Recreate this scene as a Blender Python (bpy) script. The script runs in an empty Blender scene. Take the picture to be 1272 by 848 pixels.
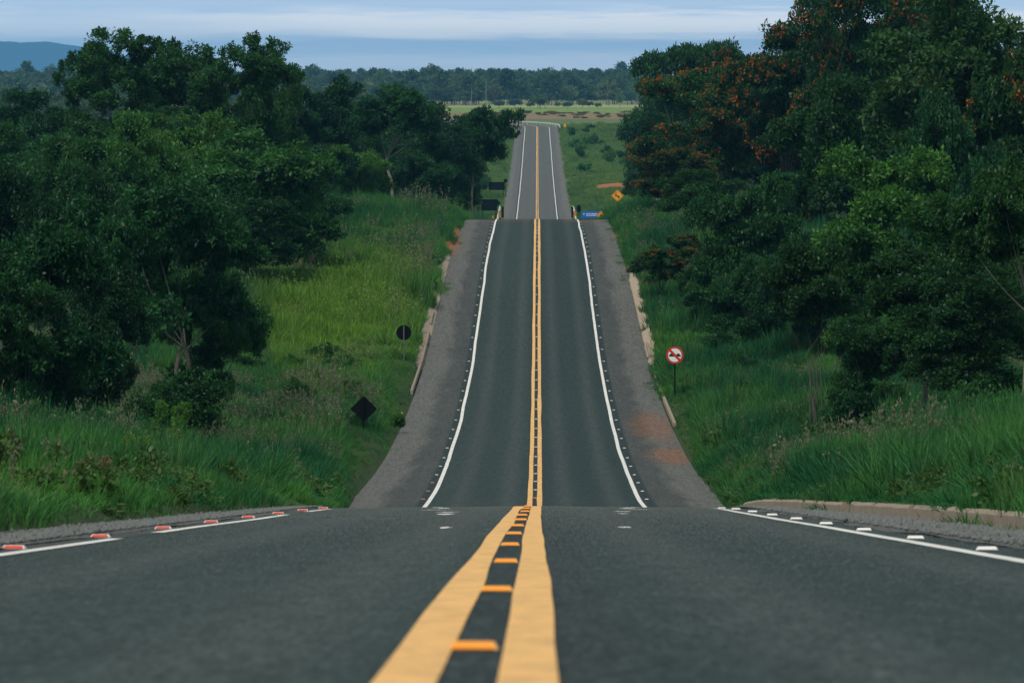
import bpy, math, random
import numpy as np
from mathutils import Vector

F = 7066.0            # focal length in photo pixels (200 mm lens, 36 mm sensor, 1272 px)
VX, VY = 667.0, 100.0 # where the straight road and the horizon meet in the photo
rng = np.random.default_rng(7)
random.seed(7)

scene = bpy.context.scene
root_col = scene.collection

# ------------------------------------------------------------------ helpers
def link(o): root_col.objects.link(o); return o

def tag(o, label=None, cat=None, group=None, kind=None):
    if label: o['label'] = label
    if cat: o['category'] = cat
    if group: o['group'] = group
    if kind: o['kind'] = kind
    return o

def empty(name, loc, label, cat, group=None, rz=0.0, scale=(1, 1, 1)):
    o = bpy.data.objects.new(name, None)
    o.empty_display_size = 0.2
    o.location = loc; o.rotation_euler = (0, 0, rz); o.scale = scale
    link(o)
    return tag(o, label, cat, group)

def mesh_np(name, V, faces, smooth=False, attr=None, mat_idx=None):
    """V (n,3); faces: list of int arrays (m,k)."""
    me = bpy.data.meshes.new(name)
    V = np.asarray(V, dtype=np.float32)
    me.vertices.add(len(V)); me.vertices.foreach_set('co', V.ravel())
    loops = np.concatenate([np.asarray(f, dtype=np.int32).ravel() for f in faces])
    tot = np.concatenate([np.full(len(f), np.asarray(f).shape[1], dtype=np.int32) for f in faces])
    start = np.concatenate([[0], np.cumsum(tot)[:-1]]).astype(np.int32)
    me.loops.add(len(loops)); me.loops.foreach_set('vertex_index', loops)
    me.polygons.add(len(tot)); me.polygons.foreach_set('loop_start', start); me.polygons.foreach_set('loop_total', tot)
    if smooth: me.polygons.foreach_set('use_smooth', np.ones(len(tot), dtype=bool))
    if attr is not None:
        a = me.attributes.new('tint', 'FLOAT', 'FACE'); a.data.foreach_set('value', np.asarray(attr, dtype=np.float32))
    if mat_idx is not None:
        me.polygons.foreach_set('material_index', np.asarray(mat_idx, dtype=np.int32))
    me.update(calc_edges=True)
    return me

class MB:
    """collects simple shapes into one mesh"""
    def __init__(s): s.V = []; s.F = []; s.M = []; s.m = 0
    def add(s, V, F):
        b = len(s.V); s.V += [tuple(v) for v in V]
        for f in F: s.F.append(tuple(i + b for i in f)); s.M.append(s.m)
        return s
    def box(s, x0, x1, y0, y1, z0, z1, bev=0.0):
        if bev > 0:
            b = bev; V = []; 
            for z, i in ((z0, b), (z0 + b, 0), (z1 - b, 0), (z1, b)):
                xs0, xs1, ys0, ys1 = x0 + i, x1 - i, y0 + i, y1 - i
                V += [(xs0, ys0, z), (xs1, ys0, z), (xs1, ys1, z), (xs0, ys1, z)]
            Fc = [(3, 2, 1, 0), (12, 13, 14, 15)]
            for k in range(3):
                for j in range(4):
                    a = k * 4 + j; c = k * 4 + (j + 1) % 4
                    Fc.append((a, c, c + 4, a + 4))
            return s.add(V, Fc)
        V = [(x0, y0, z0), (x1, y0, z0), (x1, y1, z0), (x0, y1, z0), (x0, y0, z1), (x1, y0, z1), (x1, y1, z1), (x0, y1, z1)]
        return s.add(V, [(3, 2, 1, 0), (4, 5, 6, 7), (0, 1, 5, 4), (1, 2, 6, 5), (2, 3, 7, 6), (3, 0, 4, 7)])
    def prism(s, poly, y0, y1):
        """outline in (x, z), extruded along y from y0 (front, towards the camera) to y1"""
        n = len(poly)
        a = sum(poly[i][0] * poly[(i + 1) % n][1] - poly[(i + 1) % n][0] * poly[i][1] for i in range(n))
        if a < 0: poly = poly[::-1]
        V = [(x, y0, z) for x, z in poly] + [(x, y1, z) for x, z in poly]
        Fc = [tuple(range(n)), tuple(range(2 * n - 1, n - 1, -1))]
        for i in range(n):
            j = (i + 1) % n
            Fc.append((j, i, i + n, j + n))
        return s.add(V, Fc)
    def tube(s, P, R, n=8, cap=True):
        P = [Vector(p) for p in P]; V = []; Fc = []
        for i, p in enumerate(P):
            d = (P[min(i + 1, len(P) - 1)] - P[max(i - 1, 0)]).normalized()
            u = d.cross(Vector((0.31, 0.93, 0.17))).normalized(); w = d.cross(u)
            for k in range(n):
                t = 2 * math.pi * k / n
                V.append(p + (u * math.cos(t) + w * math.sin(t)) * R[i])
        for i in range(len(P) - 1):
            for k in range(n):
                a = i * n + k; b = i * n + (k + 1) % n
                Fc.append((a, b, b + n, a + n))
        if cap:
            Fc.append(tuple(range(n - 1, -1, -1))); Fc.append(tuple(range((len(P) - 1) * n, len(P) * n)))
        return s.add(V, Fc)
    def mesh(s, name, mats, smooth=False):
        me = bpy.data.meshes.new(name)
        me.from_pydata(s.V, [], s.F)
        me.polygons.foreach_set('material_index', s.M)
        if smooth: me.polygons.foreach_set('use_smooth', [True] * len(s.F))
        for m in (mats if isinstance(mats, (list, tuple)) else [mats]): me.materials.append(m)
        me.update()
        return me
    def build(s, name, mats, parent=None, smooth=False, loc=None):
        o = bpy.data.objects.new(name, s.mesh(name, mats, smooth)); link(o)
        if parent: o.parent = parent
        if loc: o.location = loc
        return o

def circle(r, n=40, cx=0, cz=0):
    return [(cx + r * math.cos(2 * math.pi * i / n), cz + r * math.sin(2 * math.pi * i / n)) for i in range(n)]

# ------------------------------------------------------------------ materials
class NT:
    def __init__(s, name):
        s.m = bpy.data.materials.new(name); s.m.use_nodes = True
        s.t = s.m.node_tree; s.t.nodes.clear()
        s.out = s.t.nodes.new('ShaderNodeOutputMaterial')
    def n(s, typ, **kw):
        nd = s.t.nodes.new(typ)
        for k, v in kw.items():
            if k.startswith('i_'): nd.inputs[k[2:]].default_value = v
            else: setattr(nd, k, v)
        return nd
    def l(s, a, b): s.t.links.new(a, b)
    def noise(s, vec, scale, detail=4, rough=0.55, dist=0.0):
        nd = s.n('ShaderNodeTexNoise'); nd.inputs['Scale'].default_value = scale
        nd.inputs['Detail'].default_value = detail; nd.inputs['Roughness'].default_value = rough
        nd.inputs['Distortion'].default_value = dist
        if vec is not None: s.l(vec, nd.inputs['Vector'])
        return nd.outputs['Fac']
    def pos(s): return s.n('ShaderNodeNewGeometry').outputs['Position']
    def objc(s): return s.n('ShaderNodeTexCoord').outputs['Object']
    def mapv(s, vec, scale=(1, 1, 1), loc=(0, 0, 0)):
        nd = s.n('ShaderNodeMapping'); nd.inputs['Scale'].default_value = scale; nd.inputs['Location'].default_value = loc
        s.l(vec, nd.inputs['Vector']); return nd.outputs['Vector']
    def math(s, op, a, b=None, c=None, clamp=False):
        nd = s.n('ShaderNodeMath', operation=op); nd.use_clamp = clamp
        for i, v in enumerate((a, b, c)):
            if v is None: continue
            if isinstance(v, (int, float)): nd.inputs[i].default_value = v
            else: s.l(v, nd.inputs[i])
        return nd.outputs[0]
    def sep(s, v):
        nd = s.n('ShaderNodeSeparateXYZ'); s.l(v, nd.inputs[0]); return nd.outputs
    def ramp(s, fac, pts):
        nd = s.n('ShaderNodeMapRange'); nd.interpolation_type = 'SMOOTHSTEP'
        s.l(fac, nd.inputs['Value'])
        nd.inputs['From Min'].default_value, nd.inputs['From Max'].default_value = pts[0], pts[1]
        nd.inputs['To Min'].default_value, nd.inputs['To Max'].default_value = (pts[2], pts[3]) if len(pts) > 2 else (0, 1)
        return nd.outputs['Result']
    def mix(s, fac, a, b, blend='MIX'):
        nd = s.n('ShaderNodeMix', data_type='RGBA', blend_type=blend)
        if isinstance(fac, (int, float)): nd.inputs[0].default_value = fac
        else: s.l(fac, nd.inputs[0])
        for i, v in ((6, a), (7, b)):
            if isinstance(v, (tuple, list)): nd.inputs[i].default_value = (*v[:3], 1)
            else: s.l(v, nd.inputs[i])
        return nd.outputs[2]
    def bump(s, h, strength=0.5, dist=0.01):
        nd = s.n('ShaderNodeBump'); nd.inputs['Strength'].default_value = strength; nd.inputs['Distance'].default_value = dist
        s.l(h, nd.inputs['Height']); return nd.outputs['Normal']
    def pbr(s, col, rough=0.8, spec=0.3, metal=0.0, normal=None):
        b = s.n('ShaderNodeBsdfPrincipled')
        for k, v in (('Base Color', col), ('Roughness', rough), ('Specular IOR Level', spec), ('Metallic', metal)):
            if isinstance(v, (int, float)): b.inputs[k].default_value = v
            elif isinstance(v, (tuple, list)): b.inputs[k].default_value = (*v[:3], 1)
            else: s.l(v, b.inputs[k])
        if normal is not None: s.l(normal, b.inputs['Normal'])
        s.l(b.outputs[0], s.out.inputs['Surface'])
        return s.m

def simple(name, col, rough=0.6, spec=0.3, metal=0.0, vary=0.25, scale=6.0):
    t = NT(name); p = t.objc()
    n = t.noise(p, scale, 5, 0.6)
    c = t.mix(n, tuple(x * (1 - vary) for x in col), tuple(min(1, x * (1 + vary)) for x in col))
    return t.pbr(c, rough, spec, metal)

def asphalt():
    t = NT('asphalt'); p = t.pos(); X, Y, Z = t.sep(p)
    ax = t.math('ABSOLUTE', t.math('ADD', X, 0.02))
    streak = t.noise(t.mapv(p, (1.0, 0.012, 0.0)), 1.3, 5, 0.6)
    blotch = t.noise(t.mapv(p, (0.9, 0.07, 0.0)), 1.0, 8, 0.75, 0.6)
    grain = t.noise(t.mapv(p, (1.0, 0.07, 1.0)), 30.0, 4, 0.75)
    grain2 = t.noise(t.mapv(p, (1.0, 0.10, 1.0)), 6.0, 5, 0.75)
    lane = t.mix(streak, (0.015, 0.027, 0.025), (0.034, 0.050, 0.045))
    # right lane carries more oil, both have worn wheel paths
    side = t.ramp(X, (-0.4, 0.6)); lane = t.mix(t.math('MULTIPLY', side, 0.32), lane, (0.016, 0.027, 0.028))
    wp = t.math('ABSOLUTE', t.math('SUBTRACT', t.math('ABSOLUTE', t.math('SUBTRACT', ax, 1.8)), 0.85))
    wpm = t.ramp(wp, (0.0, 0.55, 0.28, 0.0)); lane = t.mix(wpm, lane, (0.075, 0.082, 0.076))
    # shoulder, older and greyer, paler towards the edge
    sh = t.mix(blotch, (0.026, 0.032, 0.030), (0.078, 0.080, 0.073))
    e = t.math('ADD', ax, t.math('MULTIPLY', t.math('SUBTRACT', blotch, 0.5), 2.2))
    edge = t.ramp(e, (4.7, 5.5)); sh = t.mix(t.math('MULTIPLY', edge, 0.6), sh, (0.125, 0.12, 0.108))
    ms = t.ramp(ax, (3.98, 4.06)); c = t.mix(ms, lane, sh)
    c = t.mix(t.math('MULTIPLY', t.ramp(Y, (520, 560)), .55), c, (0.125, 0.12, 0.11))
    # strip of fresh black sealer that carries the studs
    s1 = t.math('ABSOLUTE', t.math('SUBTRACT', ax, 3.84)); m1 = t.ramp(s1, (0.08, 0.14, 0.6, 0.0))
    s0 = t.ramp(ax, (0.22, 0.40, 0.5, 0.0))
    c = t.mix(t.math('MAXIMUM', m1, s0), c, (0.022, 0.026, 0.027))
    # cross seams
    sm = t.noise(t.mapv(p, (0.03, 0.09, 0)), 1.0, 6, 0.8)
    c = t.mix(t.ramp(sm, (0.60, 0.70, 0, 0.35)), c, (0.10, 0.105, 0.10))
    # red soil washed over the right shoulder
    def patch(cx, cy, rx, ry, amt, k=1.0):
        dx = t.math('DIVIDE', t.math('SUBTRACT', X, cx), rx); dy = t.math('DIVIDE', t.math('SUBTRACT', Y, cy), ry)
        d = t.math('SQRT', t.math('ADD', t.math('MULTIPLY', dx, dx), t.math('MULTIPLY', dy, dy)))
        d = t.math('ADD', d, t.math('MULTIPLY', t.math('SUBTRACT', soiln, 0.5), 3.6 * k))
        return t.ramp(d, (0.5, 1.15, amt, 0.0))
    soiln = t.noise(t.mapv(p, (0.9, 0.30, 0)), 1.6, 8, 0.85)
    for a in ((5.5, 268, 1.2, 15, 0.45), (5.7, 241, 1.0, 9, 0.6), (-6.3, 440, 0.5, 20, 0.6), (4.2, 500, 3.0, 3.5, 0.35), (-3.0, 501, 3.6, 2.5, 0.3)):
        c = t.mix(patch(*a), c, (0.19, 0.08, 0.035))
    g = t.ramp(t.math('ADD', t.math('MULTIPLY', grain, .55), t.math('MULTIPLY', t.noise(t.mapv(p, (1.0, 0.12, 1.0)), 85.0, 2, 0.8), .45)), (0.34, 0.68, 0.30, 1.95)); 
    gm = t.n('ShaderNodeCombineColor'); t.l(g, gm.inputs[0]); t.l(g, gm.inputs[1]); t.l(g, gm.inputs[2])
    c = t.mix(1.0, c, gm.outputs[0], 'MULTIPLY')
    g2 = t.ramp(grain2, (0.25, 0.75, 0.72, 1.3))
    gm2 = t.n('ShaderNodeCombineColor'); t.l(g2, gm2.inputs[0]); t.l(g2, gm2.inputs[1]); t.l(g2, gm2.inputs[2])
    c = t.mix(1.0, c, gm2.outputs[0], 'MULTIPLY')
    # mirage on the near brow, imitated by mirror-smooth streaks in the asphalt
    mirage_noise = t.noise(t.mapv(p, (0.22, 0.16, 0)), 1.0, 3, 0.5)
    zone = t.math('MULTIPLY', t.ramp(Y, (56, 62)), t.ramp(Y, (82, 92, 1, 0)))
    zone = t.math('MULTIPLY', zone, t.ramp(X, (-2.0, -1.4, 1, 0)))
    mirage_mask = t.math('GREATER_THAN', t.math('MULTIPLY', mirage_noise, zone), 0.53)
    rough = t.math('SUBTRACT', 0.85, t.math('MULTIPLY', mirage_mask, 0.84))
    hb = t.math('MULTIPLY', t.math('ADD', grain, t.math('MULTIPLY', grain2, 1.5)), t.math('SUBTRACT', 1.0, mirage_mask))
    return t.pbr(c, rough, t.math('ADD', 0.10, t.math('MULTIPLY', mirage_mask, 0.4)), normal=t.bump(hb, 0.35, 0.012))

def paint(name, col, dirt):
    t = NT(name); p = t.pos()
    n = t.noise(t.mapv(p, (1, 0.25, 1)), 5.0, 6, 0.7); n2 = t.noise(p, 45.0, 3, 0.7)
    w = t.noise(t.mapv(p, (1, 0.22, 1)), 16.0, 8, 0.9)
    c = t.mix(t.ramp(n, (0.38, 0.68, 0, 0.75)), col, dirt)
    c = t.mix(t.ramp(n2, (0.3, 0.7, 0.0, 0.22)), c, tuple(x * 0.55 for x in dirt))
    c = t.mix(t.ramp(w, (0.60, 0.70, 0, 0.8)), c, (0.06, 0.065, 0.06))
    return t.pbr(c, 0.7, 0.25, normal=t.bump(n2, 0.3, 0.004))

def leaf_mat(name, dark, light, trans=0.35, obj_tint=True):
    t = NT(name)
    a = t.n('ShaderNodeAttribute', attribute_name='tint').outputs['Fac']
    c = t.mix(a, dark, light)
    if obj_tint:
        oi = t.n('ShaderNodeObjectInfo').outputs['Color']
        c = t.mix(1.0, c, oi, 'MULTIPLY')
    d = t.n('ShaderNodeBsdfDiffuse'); t.l(c, d.inputs['Color'])
    tr = t.n('ShaderNodeBsdfTranslucent'); c2 = t.mix(1.0, c, (1.1, 1.25, 0.6), 'MULTIPLY'); t.l(c2, tr.inputs['Color'])
    mx = t.n('ShaderNodeMixShader'); mx.inputs[0].default_value = trans
    t.l(d.outputs[0], mx.inputs[1]); t.l(tr.outputs[0], mx.inputs[2])
    g = t.n('ShaderNodeBsdfGlossy'); g.inputs['Roughness'].default_value = 0.45; g.inputs['Color'].default_value = (0.8, 0.9, 0.9, 1)
    m2 = t.n('ShaderNodeMixShader'); m2.inputs[0].default_value = 0.012
    t.l(mx.outputs[0], m2.inputs[1]); t.l(g.outputs[0], m2.inputs[2])
    t.l(m2.outputs[0], t.out.inputs['Surface'])
    return t.m

def grass_mat(name, base, lush, dry, dryamt):
    t = NT(name); p = t.pos(); X, Y, Z = t.sep(p)
    a = t.n('ShaderNodeAttribute', attribute_name='tint').outputs['Fac']
    big = t.noise(t.mapv(p, (0.16, 0.035, 0)), 1.0, 4, 0.6); mid = t.noise(t.mapv(p, (0.6, 0.2, 0)), 1.0, 3, 0.6)
    c = t.mix(t.ramp(big, (0.40, 0.62)), base, lush)
    # yellow-green sward on the left bank, its patch of sun put into the colour
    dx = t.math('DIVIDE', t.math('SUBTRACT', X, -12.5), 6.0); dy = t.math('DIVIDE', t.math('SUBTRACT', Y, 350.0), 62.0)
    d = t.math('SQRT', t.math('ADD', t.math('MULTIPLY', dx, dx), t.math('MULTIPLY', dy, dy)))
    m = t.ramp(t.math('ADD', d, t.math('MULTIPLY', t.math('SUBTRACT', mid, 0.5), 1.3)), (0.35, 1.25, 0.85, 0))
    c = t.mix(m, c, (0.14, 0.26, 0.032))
    far = t.ramp(Y, (900, 1150)); c = t.mix(t.math('MULTIPLY', far, 0.8), c, t.mix(big, (0.07, 0.16, 0.05), (0.20, 0.29, 0.075)))
    lump = t.noise(t.mapv(p, (0.09, 0.012, 0)), 1.0, 5, 0.7)
    c = t.mix(t.math('MULTIPLY', t.ramp(lump, (0.52, 0.62)), t.math('MULTIPLY', far, .7)), c, (0.045, 0.10, 0.035))
    c = t.mix(t.ramp(mid, (0.50, 0.72, 0.0, dryamt)), c, dry)
    v = t.math('ADD', 0.55, t.math('MULTIPLY', a, 0.9))
    cc = t.n('ShaderNodeCombineColor'); t.l(v, cc.inputs[0]); t.l(v, cc.inputs[1]); t.l(v, cc.inputs[2])
    c = t.mix(1.0, c, cc.outputs[0], 'MULTIPLY')
    df = t.n('ShaderNodeBsdfDiffuse'); t.l(c, df.inputs['Color'])
    tr = t.n('ShaderNodeBsdfTranslucent'); t.l(c, tr.inputs['Color'])
    mx = t.n('ShaderNodeMixShader'); mx.inputs[0].default_value = 0.3
    t.l(df.outputs[0], mx.inputs[1]); t.l(tr.outputs[0], mx.inputs[2])
    t.l(mx.outputs[0], t.out.inputs['Surface'])
    return t.m

def bark(name, a, b):
    t = NT(name); p = t.objc()
    n = t.noise(t.mapv(p, (6, 6, 1.2)), 2.0, 6, 0.7)
    c = t.mix(n, a, b)
    return t.pbr(c, 0.9, 0.15, normal=t.bump(n, 0.6, 0.03))

def ground_mat():
    t = NT('soil_and_turf'); p = t.pos(); X, Y, Z = t.sep(p)
    n = t.noise(t.mapv(p, (0.5, 0.12, 0)), 1.0, 6, 0.7); f = t.noise(p, 9.0, 4, 0.7)
    big = t.noise(t.mapv(p, (0.02, 0.006, 0)), 1.0, 5, 0.6)
    c = t.mix(n, (0.022, 0.036, 0.014), (0.050, 0.075, 0.026))
    jig = t.math('MULTIPLY', t.math('SUBTRACT', n, 0.5), 50.0); Yj = t.math('ADD', Y, jig)
    # green slope either side of the far road
    c = t.mix(t.math('MULTIPLY', t.ramp(Yj, (850, 1050)), t.ramp(Yj, (1900, 2000, 1, 0))), c, t.mix(n, (0.06, 0.10, 0.03), (0.13, 0.17, 0.055)))
    # ploughed reddish strip, green crop, pale far pasture
    red = t.math('MULTIPLY', t.ramp(Yj, (1930, 1990)), t.ramp(Yj, (2330, 2420, 1, 0)))
    c = t.mix(red, c, t.mix(t.ramp(n, (0.40, 0.58)), (0.12, 0.14, 0.05), (0.27, 0.13, 0.085)))
    c = t.mix(t.math('MULTIPLY', t.ramp(Yj, (2340, 2420)), t.ramp(Yj, (3000, 3200, 1, 0))), c, t.mix(big, (0.11, 0.17, 0.035), (0.18, 0.24, 0.055)))
    c = t.mix(t.math('MULTIPLY', t.ramp(Yj, (2820, 2880)), t.ramp(Yj, (3300, 3500, 1, 0))), c, t.mix(n, (0.18, 0.22, 0.08), (0.36, 0.37, 0.17)))
    c = t.mix(t.ramp(Yj, (3400, 3800)), c, (0.03, 0.05, 0.025))
    def patch(cx, cy, rx, ry, amt, k, col):
        nonlocal c
        dx = t.math('DIVIDE', t.math('SUBTRACT', X, cx), rx); dy = t.math('DIVIDE', t.math('SUBTRACT', Y, cy), ry)
        d = t.math('SQRT', t.math('ADD', t.math('MULTIPLY', dx, dx), t.math('MULTIPLY', dy, dy)))
        d = t.math('ADD', d, t.math('MULTIPLY', t.math('SUBTRACT', n, 0.5), k))
        c = t.mix(t.ramp(d, (0.75, 1.05, amt, 0.0)), c, col)
    sand = t.mix(f, (0.27, 0.21, 0.15), (0.42, 0.34, 0.26)); rs = t.mix(f, (0.28, 0.075, 0.03), (0.42, 0.15, 0.06))
    patch(-6.6, 375, 0.42, 60, 1, 2.0, sand); patch(6.6, 360, 0.36, 50, 1, 2.0, sand)
    patch(-6.8, 455, 0.6, 28, 0.9, 0.8, rs); patch(7.2, 470, 0.9, 40, 0.7, 1.4, rs)
    patch(16.2, 1190, 4.6, 26, .9, 2.4, rs); patch(16, 640, 4, 30, 0.6, 1.5, rs)
    patch(26, 1640, 9, 50, 0.9, 1.6, rs); patch(6.0, 112, 0.7, 14, 0.9, 1.0, rs)
    return t.pbr(c, 0.95, 0.1, normal=t.bump(f, 0.5, 0.05))

def gravel_mat():
    t = NT('gravel'); p = t.pos()
    v = t.n('ShaderNodeTexVoronoi'); v.inputs['Scale'].default_value = 24.0; t.l(t.mapv(p, (1, .6, 1)), v.inputs['Vector'])
    cn = t.noise(p, 2.0, 5, 0.6)
    sc = t.sep(v.outputs['Color'])
    c = t.mix(sc[0], (0.018, 0.023, 0.023), (0.19, 0.19, 0.175)); c = t.mix(t.ramp(cn, (0.4, 0.7, 0, 0.5)), c, (0.075, 0.08, 0.08))
    return t.pbr(c, 0.9, 0.2, normal=t.bump(v.outputs['Distance'], 0.9, 0.03))

def concrete():
    t = NT('weathered_concrete'); p = t.pos()
    n = t.noise(t.mapv(p, (1, .35, 1)), 5.0, 8, 0.8); n2 = t.noise(t.mapv(p, (8, 8, 0.8)), 2.0, 5, 0.7)
    c = t.mix(n, (0.22, 0.17, 0.125), (0.35, 0.285, 0.215)); c = t.mix(t.ramp(n2, (0.46, 0.66, 0, 0.6)), c, (0.13, 0.105, 0.075))
    return t.pbr(c, 0.9, 0.2, normal=t.bump(n, 0.5, 0.02))

M = dict(
    asphalt=asphalt(), yellow=paint('yellow_road_paint', (0.84, 0.46, 0.145), (0.55, 0.31, 0.11)),
    white=paint('white_road_paint', (0.78, 0.75, 0.70), (0.55, 0.52, 0.47)),
    ground=ground_mat(), gravel=gravel_mat(), concrete=concrete(),
    stone=simple('loose_stone', (0.13, 0.135, 0.13), 0.9, 0.2, vary=0.6, scale=3.0),
    leaf=leaf_mat('leaf_green', (0.006, 0.032, 0.015), (0.058, 0.150, 0.040)),
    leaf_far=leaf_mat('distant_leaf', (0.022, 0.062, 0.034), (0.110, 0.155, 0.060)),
    flower=leaf_mat('orange_blossom', (0.12, 0.030, 0.006), (0.42, 0.14, 0.022), 0.25, False),
    weed=leaf_mat('yellow_green_weed', (0.08, 0.13, 0.02), (0.22, 0.26, 0.05), 0.3, False),
    rust_weed=leaf_mat('rusty_seed_weed', (0.07, 0.05, 0.025), (0.30, 0.19, 0.12), 0.2, False),
    bark=bark('dark_bark', (0.030, 0.028, 0.024), (0.13, 0.12, 0.10)),
    bark_pale=bark('pale_bark', (0.10, 0.095, 0.08), (0.26, 0.24, 0.20)),
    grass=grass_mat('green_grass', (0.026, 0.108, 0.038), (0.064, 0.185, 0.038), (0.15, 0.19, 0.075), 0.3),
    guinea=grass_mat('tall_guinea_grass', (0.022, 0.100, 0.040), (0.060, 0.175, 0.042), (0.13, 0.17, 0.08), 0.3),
    seed=grass_mat('seeding_grass', (0.13, 0.15, 0.09), (0.17, 0.165, 0.11), (0.24, 0.19, 0.14), 0.5),
    orange=simple('orange_reflector', (0.90, 0.30, 0.02), 0.35, 0.5, vary=0.1), red=simple('red_reflector', (0.62, 0.055, 0.02), 0.35, 0.5, vary=0.1),
    stud_white=simple('white_stud_body', (0.74, 0.72, 0.68), 0.5, 0.4, vary=0.15), stud_yellow=simple('yellow_stud_body', (0.75, 0.36, 0.08), 0.5, 0.4, vary=0.15),
    steel=simple('galvanised_steel', (0.62, 0.64, 0.64), 0.5, 0.5, 0.2, vary=0.12), sign_back=simple('dark_sign_back', (0.006, 0.008, 0.009), 0.9, 0.02, vary=0.3),
    sign_white=simple('sign_white', (0.72, 0.72, 0.70), 0.5, 0.3, vary=0.08), sign_red=simple('sign_red', (0.50, 0.035, 0.018), 0.5, 0.3, vary=0.1),
    sign_black=simple('sign_black', (0.010, 0.011, 0.012), 0.6, 0.2, vary=0.2), sign_yellow=simple('sign_yellow', (0.80, 0.34, 0.02), 0.5, 0.3, vary=0.08),
    sign_blue=simple('sign_blue', (0.015, 0.11, 0.42), 0.5, 0.3, vary=0.1), post_wood=bark('weathered_post', (0.05, 0.04, 0.03), (0.15, 0.125, 0.10)),
    hill=None)

# ------------------------------------------------------------------ the lie of the land
PROF = [(-400, 24), (-60, 3.68), (0, -0.52), (14, -1.50), (60, -4.72), (104, -7.80), (112, -8.38), (118, -8.90), (124, -9.42), (150, -11.50), (172, -13.10),
        (185, -13.88), (195, -14.36), (204, -14.72), (224, -15.42), (240, -15.85), (269, -16.27), (296, -16.32), (325, -16.02), (340, -15.50),
        (374, -14.25), (417, -12.95), (460, -12.45), (490, -12.30), (507, -12.32), (530, -12.95), (570, -14.4), (640, -17.2), (760, -20.4), (880, -23.2), (950, -24.4), (985, -24.75),
        (1014, -24.45), (1100, -23.85), (1194, -22.95), (1351, -20.85), (1494, -17.8), (1600, -15.9), (1707, -14.1), (1780, -13.3), (1860, -12.7), (1950, -13.1), (2150, -13.7),
        (2600, -13.2), (3000, -13.1), (3300, -12.5), (3700, -7.6), (4600, -7.6), (6500, -12), (9500, -20), (30000, -30)]
_px = np.array([p[0] for p in PROF], float); _pz = np.array([p[1] for p in PROF], float)
_gx = np.arange(-400, 3000, 1.0); _gz = np.interp(_gx, _px, _pz)
_k = np.hanning(15); _k /= _k.sum()
_gs = np.convolve(np.pad(_gz, 7, mode='edge'), _k, mode='valid')
_k2 = np.hanning(61); _k2 /= _k2.sum()
_gs2 = np.convolve(np.pad(_gz, 30, mode='edge'), _k2, mode='valid')
_w = np.clip((_gx - 530) / 30, 0, 1) * np.clip((1560 - _gx) / 60, 0, 1)
_gs = _gs * (1 - _w) + _gs2 * _w

def road_h(y):
    y = np.asarray(y, float)
    return np.where(y < 2900, np.interp(y, _gx, _gs), np.interp(y, _px, _pz))

def cx(y):  return np.interp(y, [0, 60, 112, 200, 500, 1700], [-0.34, -0.33, -0.22, -0.06, 0.0, 0.05])
def cyel(y): return np.interp(y, [0, 60, 112, 200, 500, 1700], [-0.18, -0.20, -0.18, -0.06, 0.02, 0.06])
def edgeL(y): return np.interp(y, [0, 80, 112, 120, 150, 200, 1700], [-5.05, -4.9, -4.35, -4.4, -5.6, -6.4, -6.3])
def edgeR(y): return np.interp(y, [0, 80, 100, 116, 122, 150, 200, 1700], [5.05, 5.0, 4.7, 4.25, 4.3, 5.8, 6.35, 6.3])

def vnoise(x, y, s, seed=0):
    x = np.asarray(x, float) / s; y = np.asarray(y, float) / s
    xi = np.floor(x).astype(np.int64); yi = np.floor(y).astype(np.int64); fx = x - xi; fy = y - yi
    fx = fx * fx * (3 - 2 * fx); fy = fy * fy * (3 - 2 * fy)
    def h(a, b):
        n = (a * 374761393 + b * 668265263 + seed * 144665) & 0xffffffff
        n = ((n ^ (n >> 13)) * 1274126177) & 0xffffffff
        return ((n ^ (n >> 16)) & 0xffff) / 65535.0 - 0.5
    return (h(xi, yi) * (1 - fx) + h(xi + 1, yi) * fx) * (1 - fy) + (h(xi, yi + 1) * (1 - fx) + h(xi + 1, yi + 1) * fx) * fy

def ground(x, y):
    x = np.asarray(x, float); y = np.asarray(y, float)
    rh = road_h(y)
    eL, eR = edgeL(y), edgeR(y)
    d = np.where(x < 0, eL - x, x - eR)
    sl = np.where(x < 0,
                  np.interp(y, [0, 40, 105, 150, 200, 250, 400, 500, 700, 1000, 1500, 1700], [0.05, 0.05, 0.09, 0.26, 0.24, 0.17, 0.09, 0.05, 0.09, 0.10, 0.05, 0.0]),
                  np.interp(y, [0, 40, 105, 150, 200, 250, 400, 500, 700, 1000, 1500, 1700], [0.05, 0.06, 0.14, 0.30, 0.26, 0.19, 0.11, 0.08, 0.20, 0.12, 0.04, 0.0]))
    dd = np.clip(d, 0, None)
    rise = sl * 13.0 * (1 - np.exp(-dd / 13.0))
    far = np.clip((dd - 30) / 200, 0, 1)
    n = vnoise(x, y, 3.0, 1) * 0.22 + vnoise(x, y, 11.0, 2) * 0.5
    n = n * np.clip(dd / 4.0, 0, 1) * np.clip((2200 - y) / 300, 0.25, 1)
    smooth_far = vnoise(x, y, 260.0, 5) * 5.0 * far * np.clip((1700 - y) / 300, 0, 1)
    under = np.where(d < 0.0, -0.18, np.where(d < 0.6, -0.18 + 0.3 * (d / 0.6), 0.12))
    under = np.where(y > 1660, np.minimum(under, -0.25) + 0.0, under)
    kerbside = np.where((x > 0) & (y < 135), np.where(d < 0.16, -0.18, 0.13), under)
    # banks of the near stretch: the kerb holds the verge on the right, gravel runs flush on the left
    return rh + rise + n + kerbside + smooth_far

def P(px, z): return (px - VX) * z / F          # lateral metres of a photo column at a given distance
def gz(x, y): return float(ground(x, y))

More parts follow.
